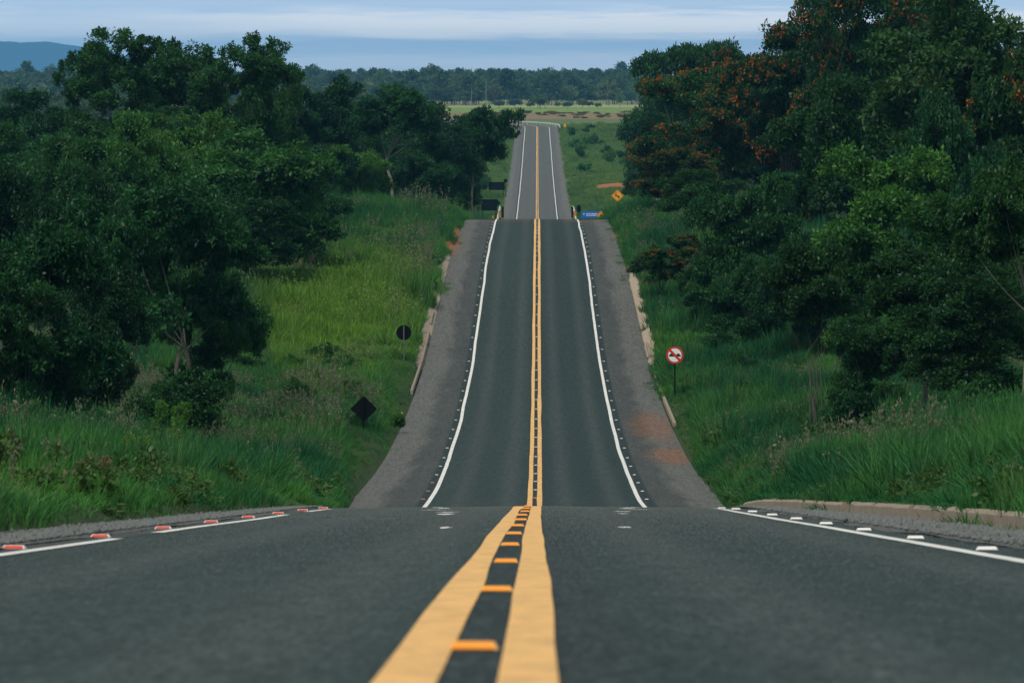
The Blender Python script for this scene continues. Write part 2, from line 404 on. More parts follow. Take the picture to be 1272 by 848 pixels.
def nonuni(a, b, pieces):
    out = [a]
    while out[-1] < b:
        st = pieces[-1][1]
        for lim, s in pieces:
            if out[-1] < lim: st = s; break
        out.append(out[-1] + st)
    return np.array(out)

ys = nonuni(-120, 30000, [(0, 6), (135, 1.5), (560, 2.5), (1000, 5), (2000, 8), (3400, 30), (6000, 150), (30001, 1200)])
xpos = nonuni(8.0, 26000, [(12, 0.5), (40, 1.5), (100, 5), (400, 20), (2000, 130), (26001, 2000)])
xin = np.array([0, 2.5, 4.3, 4.6, 4.9, 5.0, 5.15, 5.2, 5.5, 5.7, 5.9, 6.1, 6.3, 6.45, 6.6, 6.8, 7.0, 7.3, 7.6])
xs = np.concatenate([-xpos[::-1], -xin[:0:-1], xin, xpos])
GX, GY = np.meshgrid(xs, ys)
GZ = ground(GX, GY)
nx, ny = len(xs), len(ys)
idx = np.arange(nx * ny).reshape(ny, nx)
quads = np.stack([idx[:-1, :-1], idx[:-1, 1:], idx[1:, 1:], idx[1:, :-1]], -1).reshape(-1, 4)
me = mesh_np('ground', np.stack([GX, GY, GZ], -1).reshape(-1, 3), [quads], smooth=True)
me.materials.append(M['ground'])
tag(link(bpy.data.objects.new('ground', me)), 'grassy rolling land on both sides of the highway', kind='structure')

# ------------------------------------------------------------------ the road
CURVE_Y, CURVE_R = 1712.0, 165.0
def path():
    pts = []
    for y in nonuni(-110, CURVE_Y, [(0, 5), (560, 1.0), (1000, 4), (1760, 4)])[:-1]:
        pts.append((0.0, float(y), 0.0, float(y)))
    a = 0.0
    while a < math.radians(86):
        pts.append((-CURVE_R * (1 - math.cos(a)), CURVE_Y + CURVE_R * math.sin(a), a, CURVE_Y + CURVE_R * math.sin(a))); a += math.radians(1.5)
    x0, y0, a0, _ = pts[-1]
    for k in range(1, 14): pts.append((x0 - math.sin(a0) * 25 * k, y0 + math.cos(a0) * 25 * k, a0, y0 + math.cos(a0) * 25 * k))
    return pts
PATH = path()
def strip(name, fL, fR, mat, dz, ymin=-110, ymax=1e9, cols=1, label=None, thick=0.0):
    V = []; n = 0
    for (x, y, a, yy) in PATH:
        if y < ymin or yy > ymax: continue
        l, r = float(fL(yy)), float(fR(yy)); h = float(road_h(yy)) + dz
        for c in range(cols + 1):
            o = l + (r - l) * c / cols
            camber = -0.012 * abs(o)
            V.append((x + o * math.cos(a), y + o * math.sin(a), h + camber))
        n += 1
    k = cols + 1
    idx = np.arange(n * k).reshape(n, k)
    q = np.stack([idx[:-1, :-1], idx[:-1, 1:], idx[1:, 1:], idx[1:, :-1]], -1).reshape(-1, 4)
    me = mesh_np(name, V, [q], smooth=True); me.materials.append(mat)
    o = link(bpy.data.objects.new(name, me))
    return tag(o, label, kind='structure')

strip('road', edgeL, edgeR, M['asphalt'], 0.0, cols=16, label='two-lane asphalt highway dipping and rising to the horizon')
def wob(y, s, amp=0.006): return float(vnoise(y, s * 17.0, 3.6, 9)) * amp * 1.4 + float(vnoise(y, s * 31.0, 13.0, 4)) * amp * 7.0
PZ = 0.006
strip('yellow_line', lambda y: cyel(y) - 0.25 + wob(y, 1), lambda y: cyel(y) - 0.08 + wob(y, 2), M['yellow'], PZ, label='left stripe of the double yellow centre line')
strip('yellow_line', lambda y: cyel(y) + 0.08 + wob(y, 3), lambda y: cyel(y) + 0.25 + wob(y, 4), M['yellow'], PZ, label='right stripe of the double yellow centre line')
wl = (lambda y: cx(y) - 3.69 + wob(y, 5, 0.01), lambda y: cx(y) - 3.54 + wob(y, 5, 0.01))
for k, (a, b) in enumerate(((-110, 53.0), (58.5, 88.5), (96, 106), (112, 1e9))):
    strip('white_edge_line', wl[0], wl[1], M['white'], PZ, a, b, label='worn piece of the left white edge line' if k < 3 else 'left white edge line running up the long slope')
strip('white_edge_line', lambda y: cx(y) + 3.54 + wob(y, 6, 0.01), lambda y: cx(y) + 3.69 + wob(y, 6, 0.01), M['white'], PZ, label='right white edge line of the highway')
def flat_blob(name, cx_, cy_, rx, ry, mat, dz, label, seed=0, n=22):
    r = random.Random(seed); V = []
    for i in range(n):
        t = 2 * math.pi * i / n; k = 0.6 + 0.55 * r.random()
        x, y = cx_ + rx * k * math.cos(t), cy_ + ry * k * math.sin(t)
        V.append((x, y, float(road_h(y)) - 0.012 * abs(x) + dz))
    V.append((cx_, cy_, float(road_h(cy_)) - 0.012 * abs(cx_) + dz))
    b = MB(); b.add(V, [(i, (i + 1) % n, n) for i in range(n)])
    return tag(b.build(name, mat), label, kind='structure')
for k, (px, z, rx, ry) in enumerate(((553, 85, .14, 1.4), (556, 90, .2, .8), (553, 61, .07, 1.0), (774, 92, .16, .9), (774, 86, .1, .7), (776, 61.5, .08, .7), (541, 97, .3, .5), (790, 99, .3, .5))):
    flat_blob('mirage_mark', P(px, z), z, rx, ry, M['white'], 0.005, 'white fleck painted as a mirage reflection of the edge line on the near asphalt', k)  # flecks stand in for the edge lines mirrored in the heat mirage

for (xa, za, xb, zb, nm) in ((-2.12, 111.6, -1.62, 101.5, 'left'), (2.06, 111.6, 1.55, 101.5, 'right')):  # white strokes painted to imitate the mirage hook of both edge lines
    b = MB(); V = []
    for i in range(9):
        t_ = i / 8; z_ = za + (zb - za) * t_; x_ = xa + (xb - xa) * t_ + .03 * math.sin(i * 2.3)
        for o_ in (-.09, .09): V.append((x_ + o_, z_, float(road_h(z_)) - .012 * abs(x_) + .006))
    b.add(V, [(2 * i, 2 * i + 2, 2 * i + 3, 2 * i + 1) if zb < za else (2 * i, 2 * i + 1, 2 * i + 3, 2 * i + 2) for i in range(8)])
    tag(b.build('mirage_mark', M['white']), 'slanting white stroke painted as the mirage of the edge line at the ' + nm + ' of the near brow', kind='structure')
# gravel margins of the near stretch
def margin(name, x0, x1, y0, y1, dz, label):
    V = []; yy = np.arange(y0, y1, 1.5); cols = 10
    for y in yy:
        a, b = float(x0(y)), float(x1(y))
        for c in range(cols + 1):
            x = a + (b - a) * c / cols
            V.append((x, y, float(road_h(y)) - 0.012 * abs(x) + dz + 0.02 * float(vnoise(x * 4, y * 4, 1.0, 3)) + 0.03 * (c / cols if x1(y) > x0(y) else c / cols)))
    k = cols + 1; idx = np.arange(len(yy) * k).reshape(len(yy), k)
    q = np.stack([idx[:-1, :-1], idx[:-1, 1:], idx[1:, 1:], idx[1:, :-1]], -1).reshape(-1, 4)
    if x1(50) < x0(50): q = q[:, ::-1]
    me = mesh_np(name, V, [q], smooth=True); me.materials.append(M['gravel'])
    return tag(link(bpy.data.objects.new(name, me)), label, kind='structure')
nz = lambda y, s: float(vnoise(y, s, 3.0, 8)) * 0.3 + float(vnoise(y, s, .8, 18)) * 0.16
margin('gravel_margin', lambda y: cx(y) - 3.98 + nz(y, 3) * .5, lambda y: edgeL(y) - 0.45, -20, 112, 0.008, 'grey gravel margin outside the left edge line')
margin('gravel_margin', lambda y: cx(y) + 4.15 + nz(y, 9), lambda y: edgeR(y) + 0.06, -20, 112, 0.008, 'grey gravel margin below the right kerb')

def stones(name, n, xf, y0, y1, label):
    ico = np.array([(0, 0, 1), (.9, 0, .2), (.28, .85, .2), (-.72, .53, .2), (-.72, -.53, .2), (.28, -.85, .2), (0, 0, -.3)])
    fc = np.array([(0, 1, 2), (0, 2, 3), (0, 3, 4), (0, 4, 5), (0, 5, 1), (6, 2, 1), (6, 3, 2), (6, 4, 3), (6, 5, 4), (6, 1, 5)])
    yy = rng.uniform(y0, y1, n); xx = np.array([xf(y, rng.random()) for y in yy])
    s = rng.uniform(0.010, 0.036, n) * (1 + 0.6 * (rng.random(n) > 0.96)); a = rng.uniform(0, 6.28, n)
    V = ico[None] * s[:, None, None] * rng.uniform(0.6, 1.3, (n, 1, 3))
    ca, sa = np.cos(a)[:, None], np.sin(a)[:, None]
    X = V[..., 0] * ca - V[..., 1] * sa + xx[:, None]; Y = V[..., 0] * sa + V[..., 1] * ca + yy[:, None]
    Z = V[..., 2] + (road_h(yy) - 0.012 * np.abs(xx) + 0.035)[:, None]
    f = (fc[None] + (np.arange(n) * 7)[:, None, None]).reshape(-1, 3)
    me = mesh_np(name, np.stack([X, Y, Z], -1).reshape(-1, 3), [f]); me.materials.append(M['stone'])
    return tag(link(bpy.data.objects.new(name, me)), label, kind='stuff')
M['grit'] = simple('road_grit', (0.085, 0.098, 0.094), 0.9, 0.15, vary=0.8, scale=40.0)
def grit(n):
    u = rng.random(n); yy = 17 + 97 * u ** .8; half = np.minimum(4.4, yy * .095); xx = -.2 + rng.uniform(-1, 1, n) * half
    tet = np.array([(-.6, -.4, 0), (.6, -.4, 0), (0, .6, 0), (0, 0, .75)]); fc = np.array([(0, 1, 3), (1, 2, 3), (2, 0, 3)])
    s_ = rng.uniform(.004, .010, n) * (.5 + yy / 80); a = rng.uniform(0, 6.28, n); V = tet[None] * s_[:, None, None] * rng.uniform(.6, 1.4, (n, 1, 3))
    ca, sa = np.cos(a)[:, None], np.sin(a)[:, None]
    X = V[..., 0] * ca - V[..., 1] * sa + xx[:, None]; Y = V[..., 0] * sa + V[..., 1] * ca + yy[:, None]; Z = V[..., 2] + (road_h(yy) - .012 * np.abs(xx) - .0005)[:, None]
    onyel = np.abs(xx - cyel(yy)) < .27
    Z = Z - np.where(onyel, .02, 0)[:, None]
    me = mesh_np('road_grit', np.stack([X, Y, Z], -1).reshape(-1, 3), [(fc[None] + (np.arange(n) * 4)[:, None, None]).reshape(-1, 3)]); me.materials.append(M['grit'])
    tag(link(bpy.data.objects.new('road_grit', me)), 'coarse stone grain standing out of the near asphalt', kind='stuff')
grit(80000)
stones('loose_gravel', 15000, lambda y, r: cx(y) - 4.0 - r * 1.25, 30, 115, 'loose grey stones along the left road edge')
stones('loose_gravel', 15000, lambda y, r: cx(y) + 4.15 + (5.0 - cx(y) - 4.15) * r ** 0.8, 30, 122, 'loose grey stones between road and right kerb')

# ------------------------------------------------------------------ kerbs
def kerb(side, y0, y1, off, label, h=0.17, w=0.13, lift=0.0, yaw=0.0, unit=1.0):
    X0 = (edgeR(y0) if side > 0 else edgeL(y0)) + side * off
    root = empty('concrete_kerb', (float(X0), y0, float(road_h(y0))), label, 'kerb', 'concrete kerbs along the road edges')
    y = y0; k = 0; r = random.Random(int(y0 * 10)); b = MB()
    while y < y1 - 0.05:
        L = min(unit, y1 - y); 
        e = (edgeR(y) if side > 0 else edgeL(y)) + side * off; e2 = (edgeR(y + L) if side > 0 else edgeL(y + L)) + side * off
        jx, jz = r.uniform(-.004, .004), r.uniform(-.007, .004) + lift
        prof = [(0, -.15), (0, h * .72), (.035, h * .97), (.06, h), (w, h), (w, -.15)]
        V = []
        for (yy, ee) in ((y + .006, e), (y + L - .006, e2)):
            for (a, z) in prof:
                V.append((float(ee) + jx + side * a - float(X0) + yaw * (yy - y0), yy - y0, float(road_h(yy)) - 0.06 + jz + z - float(road_h(y0))))
        n = len(prof); Fc = [tuple(range(n)), tuple(range(2 * n - 1, n - 1, -1))]
        for i in range(n): Fc.append((i, (i + 1) % n, n + (i + 1) % n, n + i))
        if side > 0: Fc = [f[::-1] for f in Fc]
        b.add(V, Fc); y += L; k += 1
    b.build('kerb_stones', M['concrete'], root)
    return root
kerb(1, 34, 76.5, 0.06, 'long pale kerb at the right edge of the near road, running out of the frame', 0.17, lift=0.06)
kerb(1, 77.2, 89.0, 0.04, 'middle pale kerb stretch on the right brow, between two short gaps', 0.17, lift=0.05)
kerb(1, 90.6, 118.0, 0.02, 'farthest kerb stretch on the right brow beside the rusty soil', 0.15, lift=0.05)
kerb(1, 268, 318, 0.10, 'thin pale kerb beside the round no-overtaking sign', 0.17, lift=0.02)
kerb(1, 328, 337, 0.12, 'short kerb piece behind the round no-overtaking sign', 0.17, lift=0.02)
kerb(-1, 297, 345, 0.10, 'thin pale kerb beside the back of the round sign on the left', 0.17, lift=0.02)
kerb(-1, 270, 277, 0.10, 'small kerb piece under weeds behind the dark diamond sign', 0.17, lift=0.02)
kerb(-1, 352, 362, 0.15, 'short kerb piece half sunk in the pale sand of the left verge', 0.13)

# ------------------------------------------------------------------ road studs
def stud_mesh(body, lens):
    b = MB(); w, d, h = 0.075, 0.055, 0.024
    V = [(-w, -d, 0), (w, -d, 0), (w, d, 0), (-w, d, 0), (-w * .82, -d * .5, h), (w * .82, -d * .5, h), (w * .82, d * .5, h), (-w * .82, d * .5, h)]
    b.add(V, [(0, 1, 5, 4), (1, 2, 6, 5), (2, 3, 7, 6), (3, 0, 4, 7), (4, 5, 6, 7), (3, 2, 1, 0)])
    c = MB()
    for s in (-1, 1):
        y0, y1 = s * d * 1.03, s * d * .56
        V = [(-w * .88, y0, .004), (w * .88, y0, .004), (w * .74, y1, h * .92), (-w * .74, y1, h * .92)]
        V += [(v[0], v[1] - s * 0.006, v[2]) for v in V]
        Fc = [(0, 1, 2, 3), (7, 6, 5, 4), (0, 4, 5, 1), (1, 5, 6, 2), (2, 6, 7, 3), (3, 7, 4, 0)]
        if s > 0: Fc = [f[::-1] for f in Fc]
        c.add(V, Fc)
    return b.mesh('stud_body', body), c.mesh('reflector', lens)
SM = {'orange': stud_mesh(M['stud_yellow'], M['orange']), 'red': stud_mesh(M['stud_white'], M['red']), 'white': stud_mesh(M['stud_white'], M['stud_white'])}
def stud(kind, x, y, label, group, sc=1.0):
    h = float(road_h(y)) - 0.012 * abs(x) + 0.004
    sl = float(road_h(y + 1) - road_h(y - 1)) / 2
    r = empty('road_stud', (x, y, h), label, 'road stud', group, scale=(sc, sc, sc)); r.rotation_euler = (math.atan(sl), 0, random.uniform(-.08, .08))
    for nm, me in zip(('stud_body', 'reflector'), SM[kind]):
        o = bpy.data.objects.new(nm, me); o.parent = r; link(o)
ORD = ['nearest', 'second nearest', 'third nearest', 'fourth nearest', 'fifth nearest', 'sixth nearest', 'seventh nearest', 'eighth nearest', 'ninth nearest', 'tenth nearest', 'eleventh nearest']
for i in range(12):
    z = 17.2 + 8.9 * i
    lab = f'{ORD[i]} orange stud between the two yellow stripes' if i < 11 else 'orange stud between the yellow stripes at the near brow'
    stud('orange', float(cyel(z)) + random.uniform(-.015, .015), z, lab, 'orange studs between the yellow stripes', 1.0)
for i in range(8):
    z = 45.5 + 9.0 * i
    stud('red', float(cx(z)) - 3.86, z, f'{ORD[i]} red and white stud outside the left edge line', 'red studs along the left edge', 1.25)
for i in range(9):
    z = 44.5 + 8.4 * i
    stud('white', float(cx(z)) + 3.86, z, f'{ORD[i]} white stud outside the right edge line', 'white studs along the right edge', 1.1)
z = 196.0
while z < 500:
    stud('orange' if z < 200 else 'white', float(cyel(z)), z, 'small stud between the yellow stripes on the far slope', 'studs on the far slope centre', .85)
    stud('red' if z < 216 else 'white', float(cx(z)) - 3.86, z, 'small stud along the left edge line on the far slope', 'studs on the far slope left edge', .85)
    stud('white', float(cx(z)) + 3.86, z, 'small stud along the right edge line on the far slope', 'studs on the far slope right edge', .85)
    z += 8.6

# ------------------------------------------------------------------ signs
def post(root, h, mat=None, x=0.0, y=0.03, w=0.035):
    b = MB(); b.box(x - w, x + w, y, y + 2 * w, -0.3, h, 0.006); return b.build('post', mat or M['sign_back'], root)
def diamond(d): return [(0, -d), (d, 0), (0, d), (-d, 0)]
def rdiamond(d, r):
    out = []
    for k, (px, pz) in enumerate(diamond(d)):
        a0 = math.atan2(pz, px); c = (px - math.cos(a0) * r * 1.414, pz - math.sin(a0) * r * 1.414)
        for j in range(-2, 3): out.append((c[0] + r * math.cos(a0 + j * math.pi / 8), c[1] + r * math.sin(a0 + j * math.pi / 8)))
    return out

# no overtaking, right verge
zz = 290.0; X = P(838.5, zz); G = gz(X, zz); hc = -(441 - VY) * zz / F - G; R = 10.7 * zz / F
s = empty('no_overtaking_sign', (X, zz, G), 'round white sign with red ring and slash over two black cars, right verge', 'road sign')
post(s, hc + R * .9)
MB().prism(circle(R, 48, 0, hc), 0.0, 0.02).build('ring', M['sign_red'], s)
MB().prism(circle(R * .78, 48, 0, hc), -0.006, -0.001).build('face', M['sign_white'], s)
def car_side(cx_, flip, w=0.27):
    pts = [(-.5, -.22), (-.5, .02), (-.34, .06), (-.2, .26), (.2, .26), (.36, .05), (.5, .0), (.5, -.22)]
    return [(cx_ + flip * a * w * 1.0, hc + b * w * 1.15) for a, b in pts]
b = MB()
for c_, fl in ((-.17, 1), (.17, -1)): b.prism(car_side(c_, fl), -0.010, -0.007)
b.build('car_symbols', M['sign_black'], s)
b = MB(); q = R * .80; t = 0.045
b.prism([(-q * .707 - t, hc + q * .707 - t), (-q * .707 + t, hc + q * .707 + t), (q * .707 + t, hc - q * .707 + t), (q * .707 - t, hc - q * .707 - t)], -0.015, -0.011)
b.build('slash', M['sign_red'], s)

# backs of signs on the left verge
zz = 255.0; X = P(451.5, zz); G = gz(X, zz); hc = -(508 - VY) * zz / F - G
s = empty('diamond_sign', (X, zz, G), 'dark back of a diamond warning sign on its post in the left grass', 'road sign')
post(s, hc + .55, y=-0.08); MB().prism([(a, hc + c) for a, c in rdiamond(0.60, .05)], 0.0, 0.02).build('panel', M['sign_back'], s)
b = MB(); b.box(-.2, .2, -.012, -.002, hc - .22, hc - .19); b.box(-.2, .2, -.012, -.002, hc + .19, hc + .22); b.build('bracket', M['sign_back'], s)
zz = 320.0; X = P(501.5, zz); G = gz(X, zz); hc = -(413 - VY) * zz / F - G
s = empty('round_sign', (X, zz, G), 'dark back of a round sign on its post, farther up the left verge', 'road sign')
post(s, hc + .38, simple('grey_post', (0.09, 0.085, 0.08), 0.7), y=-0.08); MB().prism(circle(0.425, 40, 0, hc), 0.0, 0.02).build('panel', M['sign_back'], s)

def board_back(px0, px1, py0, py1, zz, label):
    x0, x1 = P(px0, zz), P(px1, zz); X = (x0 + x1) / 2; G = gz(X, zz)
    t_, b_ = -(py0 - VY) * zz / F - G, -(py1 - VY) * zz / F - G
    r = empty('guide_board', (X, zz, G), label, 'road sign')
    w = (x1 - x0) / 2
    MB().box(-w, w, 0.0, 0.04, b_, t_, 0.01).build('panel', M['sign_back'], r)
    for sx in (-w * .8, w * .8): post(r, t_ - .1, x=sx, y=-0.12, w=.05)
    b = MB()
    for k in (.2, .8): b.box(-w, w, -.05, -.002, b_ + (t_ - b_) * k - .04, b_ + (t_ - b_) * k + .04)
    b.build('rail', M['sign_back'], r)
    return r
board_back(598, 617.5, 247.5, 261.5, 985, 'dark back of a large board beyond the crest, the nearer of two')
board_back(607, 627, 226, 236, 1130, 'dark back of a large board beyond the crest, the farther of two')
def small_back(name, px, py, dpx, zz, label, shape='d', w=1.0):
    X = P(px, zz); G = gz(X, zz); hc = -(py - VY) * zz / F - G; r = dpx / 2 * zz / F
    s = empty(name, (X, zz, G), label, 'road sign')
    post(s, hc, y=-0.1, w=.05)
    pts = rdiamond(r, .06) if shape == 'd' else circle(r, 28)
    MB().prism([(a * w, hc + c) for a, c in pts], 0, 0.03).build('panel', M['sign_back'], s)
small_back('diamond_sign', 617, 252, 10, 1010, 'small dark diamond sign back just right of the nearer board')
small_back('round_sign', 628, 224.5, 5, 1150, 'tiny dark round sign back above the farther board', 'c')
small_back('oval_sign', 719, 259, 10, 1005, 'dark oval sign back beside the right guardrail end', 'c', .55)
def marker(px, y0, y1, zz, label, wpx=2.6):
    X = P(px, zz); G = gz(X, zz); t_ = -(y0 - VY) * zz / F - G
    r = empty('marker_post', (X, zz, G), label, 'marker post')
    w = wpx / 2 * zz / F
    MB().box(-w, w, 0, .04, .35, t_, .01).build('panel', M['sign_back'], r); post(r, 1.0, w=.04, y=.05)
marker(624.6, 256.5, 270, 1010, 'tall narrow dark marker at the left guardrail end')
marker(711, 257, 270, 1010, 'tall narrow dark marker at the right guardrail end')
def hazard(px, py, wpx, hpx, zz, label):
    X = P(px, zz); G = gz(X, zz); c_ = -(py - VY) * zz / F - G; w = wpx / 2 * zz / F; h = hpx / 2 * zz / F
    r = empty('hazard_marker', (X, zz, G), label, 'marker post')
    MB().box(-w, w, 0, .03, c_ - h, c_ + h, .008).build('panel', M['sign_yellow'], r)
    b = MB()
    for k in range(4):
        z0 = c_ - h * .95 + k * h * .5
        b.prism([(-w * .95, z0), (w * .95, z0 + h * .28), (w * .95, z0 + h * .5), (-w * .95, z0 + h * .22)], -.008, -.002)
    b.build('stripes', M['sign_black'], r); post(r, c_ + h * .8, w=.04, y=.035)
hazard(620.5, 266, 3.2, 8, 1000, 'yellow and black striped marker by the left guardrail end')
hazard(714.2, 266, 3.2, 8, 1000, 'yellow and black striped marker by the right guardrail end')
hazard(612.5, 270, 2.6, 5, 990, 'low yellow striped marker left of the left guardrail')

# leaping deer warning, right verge
def warning(px, py, dpx, zz, label, symbol, name='animal_warning_sign'):
    X = P(px, zz); G = gz(X, zz); hc = -(py - VY) * zz / F - G; r = dpx / 2 * zz / F
    s = empty(name, (X, zz, G), label, 'road sign')
    post(s, hc + r * .6, w=.06, y=.035)
    MB().prism([(a, hc + c) for a, c in rdiamond(r, .08)], 0, 0.03).build('panel', M['sign_yellow'], s)
    b = MB(); o_, i_ = diamond(r * .90), diamond(r * .84)
    for k in range(4):
        j = (k + 1) % 4; b.prism([(o_[k][0], hc + o_[k][1]), (o_[j][0], hc + o_[j][1]), (i_[j][0], hc + i_[j][1]), (i_[k][0], hc + i_[k][1])], -.010, -.003)
    b.build('border', M['sign_black'], s)
    b = MB()
    for poly in symbol: b.prism([(a * r, hc + c * r) for a, c in poly], -.016, -.004)
    b.build('symbol', M['sign_black'], s)
deer = [[(-.36, .02), (-.22, .12), (.12, .02), (.30, -.08), (.26, -.20), (.0, -.12), (-.24, -.04)],
        [(-.26, .06), (-.20, .30), (-.34, .34), (-.40, .28), (-.30, .22), (-.36, .04)],
        [(-.24, .32), (-.10, .46), (-.06, .42), (-.18, .30)], [(-.30, .34), (-.26, .48), (-.22, .46), (-.24, .32)],
        [(-.30, .02), (-.48, -.06), (-.46, -.12), (-.24, -.05)], [(.24, -.10), (.16, -.30), (.30, -.46), (.36, -.42), (.26, -.29), (.34, -.12)],
        [(.12, -.10), (.02, -.32), (.12, -.46), (.18, -.43), (.10, -.31), (.24, -.14)]]
warning(767, 243, 15.5, 790, 'yellow diamond sign with a black leaping deer, right verge', deer)
warning(746.5, 267.5, 12, 960, 'orange diamond sign peeking over the crest beside the blue board', [[(-.10, -.3), (.10, -.3), (.10, .1), (0, .32), (-.10, .1)]], 'warning_sign')
# blue board
zz = 965.0; X = P(735, zz); G = gz(X, zz); t_ = -(262.2 - VY) * zz / F - G; b_ = t_ - 1.25; w = 12.5 * zz / F
s = empty('blue_guide_sign', (X, zz, G), 'low blue guide sign with pale lettering, half hidden by the crest', 'road sign')
MB().box(-w, w, 0, .04, b_, t_, .01).build('panel', M['sign_blue'], s)
b = MB(); r_ = random.Random(3)
for row, (z0, h_) in enumerate(((t_ - .50, .17), (t_ - .80, .17))):
    x = -w * .55
    while x < w * .5: 
        lw = r_.uniform(.10, .20); b.box(x, x + lw, -.006, -.002, z0, z0 + h_ * r_.uniform(.7, 1)); x += lw + .06
b.build('lettering', M['sign_white'], s)
b = MB()
for sx in (-1, 1): b.box(sx * w * .78 - .14, sx * w * .78 + .14, -.012, -.002, t_ - .62, t_ - .34)
b.build('symbol', simple('pale_blue', (.25, .5, .8)), s)
for sx in (-w * .7, w * .7): post(s, t_ - .1, x=sx, y=.045, w=.05)

# weathered post with a torn white plate
zz = 620.0; X = P(812.5, zz); G = gz(X, zz); t_ = -(236 - VY) * zz / F - G
s = empty('wooden_post', (X, zz, G), 'weathered wooden post with small torn white plates among the right bushes', 'post')
MB().tube([(0, 0, -.3), (.02, 0, t_ * .5), (0, .02, t_)], [.10, .09, .08]).build('pole', M['post_wood'], s)
b = MB()
for (a, c, w_, h_) in ((.12, -.35, .34, .10), (.14, -.95, .26, .10), (.20, -1.25, .16, .12), (.50, -.55, .08, .5)):
    b.prism([(a, t_ + c), (a + w_, t_ + c + .06), (a + w_ * .9, t_ + c - h_), (a + .03, t_ + c - h_ * 1.3)], -.06, -.045)
b.build('plate', M['sign_white'], s)
# small kilometre marker
def km(px, y0, y1, zz, label, col):
    X = P(px, zz); G = gz(X, zz); t_ = -(y0 - VY) * zz / F - G
    r = empty('roadside_marker', (X, zz, G), label, 'marker post'); MB().box(-.3, .3, 0, .04, t_ - 1.0, t_, .02).build('panel', col, r); post(r, t_ - .1, w=.05, y=.045)
km(707.5, 196, 203, 1420, 'tiny white marker plate on the far right verge', M['sign_white'])
km(701.5, 154, 160, 1690, 'tiny orange marker plate beside the far curve guardrail', M['sign_yellow'])

# ------------------------------------------------------------------ guardrails
def guardrail(pts, label, spacing=4.0, sc=1.0):
    p0 = pts[0]; root = empty('guardrail', p0, label, 'guardrail', 'steel guardrails by the far road')
    prof = [(0, .78), (-.09, .74), (-.09, .66), (0, .60), (-.09, .54), (-.09, .46), (0, .42), (.04, .42), (.04, .78)]
    V = []; n = len(prof)
    for i, p in enumerate(pts):
        a, b_ = pts[max(i - 1, 0)], pts[min(i + 1, len(pts) - 1)]
        d = Vector((b_[0] - a[0], b_[1] - a[1], 0)).normalized(); nrm = Vector((d.y, -d.x, 0))
        for (o, z) in prof: q = Vector(p) - Vector(p0) + nrm * o; V.append((q.x, q.y, q.z + z))
    Fc = []
    for i in range(len(pts) - 1):
        for k in range(n): a = i * n + k; b2 = i * n + (k + 1) % n; Fc.append((a, b2, b2 + n, a + n))
    Fc += [tuple(range(n - 1, -1, -1)), tuple(range((len(pts) - 1) * n, len(pts) * n))]
    MB().add(V, Fc).build('rail', M['steel'], root)
    pm = MB().box(-.06, .06, -.08, .08, -.4, .72, .01).mesh('post', M['steel'])
    acc = 0.0
    for i in range(len(pts) - 1):
        seg = (Vector(pts[i + 1]) - Vector(pts[i])).length
        if acc <= 0:
            a, b_ = pts[i], pts[i + 1]; d = Vector((b_[0] - a[0], b_[1] - a[1], 0)).normalized(); nrm = Vector((d.y, -d.x, 0))
            o = bpy.data.objects.new('post', pm); o.parent = root; o.location = Vector(p0) * 0 + Vector(pts[i]) - Vector(p0) + nrm * .11; o.rotation_euler = (0, 0, math.atan2(d.y, d.x)); link(o); acc = spacing
        acc -= seg
def offset_path(o, y0, y1, amax=90):
    out = []
    for (x, y, a, yy) in PATH:
        if y < y0 or yy > y1 or a > math.radians(amax): continue
        out.append((x + o * math.cos(a), y + o * math.sin(a), float(road_h(yy)) - .05))
    return out
guardrail(offset_path(6.75, 1690, 1e9), 'long pale steel guardrail round the outside of the far curve', 4.0)
guardrail([(-6.9, y, float(road_h(y))) for y in np.arange(940, 1062, 4.0)], 'short steel guardrail on the left just beyond the crest', 4.0)
guardrail([(6.75, y, float(road_h(y))) for y in np.arange(940, 1062, 4.0)], 'short steel guardrail on the right just beyond the crest', 4.0)

# ------------------------------------------------------------------ trees
def tube_np(P_, R_, n, base):
    P_ = np.asarray(P_, float); m = len(P_)
    D = np.gradient(P_, axis=0); D /= np.linalg.norm(D, axis=1)[:, None] + 1e-9
    U = np.cross(D, (0.31, 0.93, 0.17)); U /= np.linalg.norm(U, axis=1)[:, None] + 1e-9
    W = np.cross(D, U); t = np.linspace(0, 2 * np.pi, n, endpoint=False)
    V = P_[:, None] + (U[:, None] * np.cos(t)[None, :, None] + W[:, None] * np.sin(t)[None, :, None]) * np.asarray(R_)[:, None, None]
    i = np.arange(m * n).reshape(m, n); a = i[:-1]; b = np.roll(i, -1, 1)[:-1]; c = np.roll(i, -1, 1)[1:]; d = i[1:]
    return V.reshape(-1, 3), np.stack([a, b, c, d], -1).reshape(-1, 4) + base

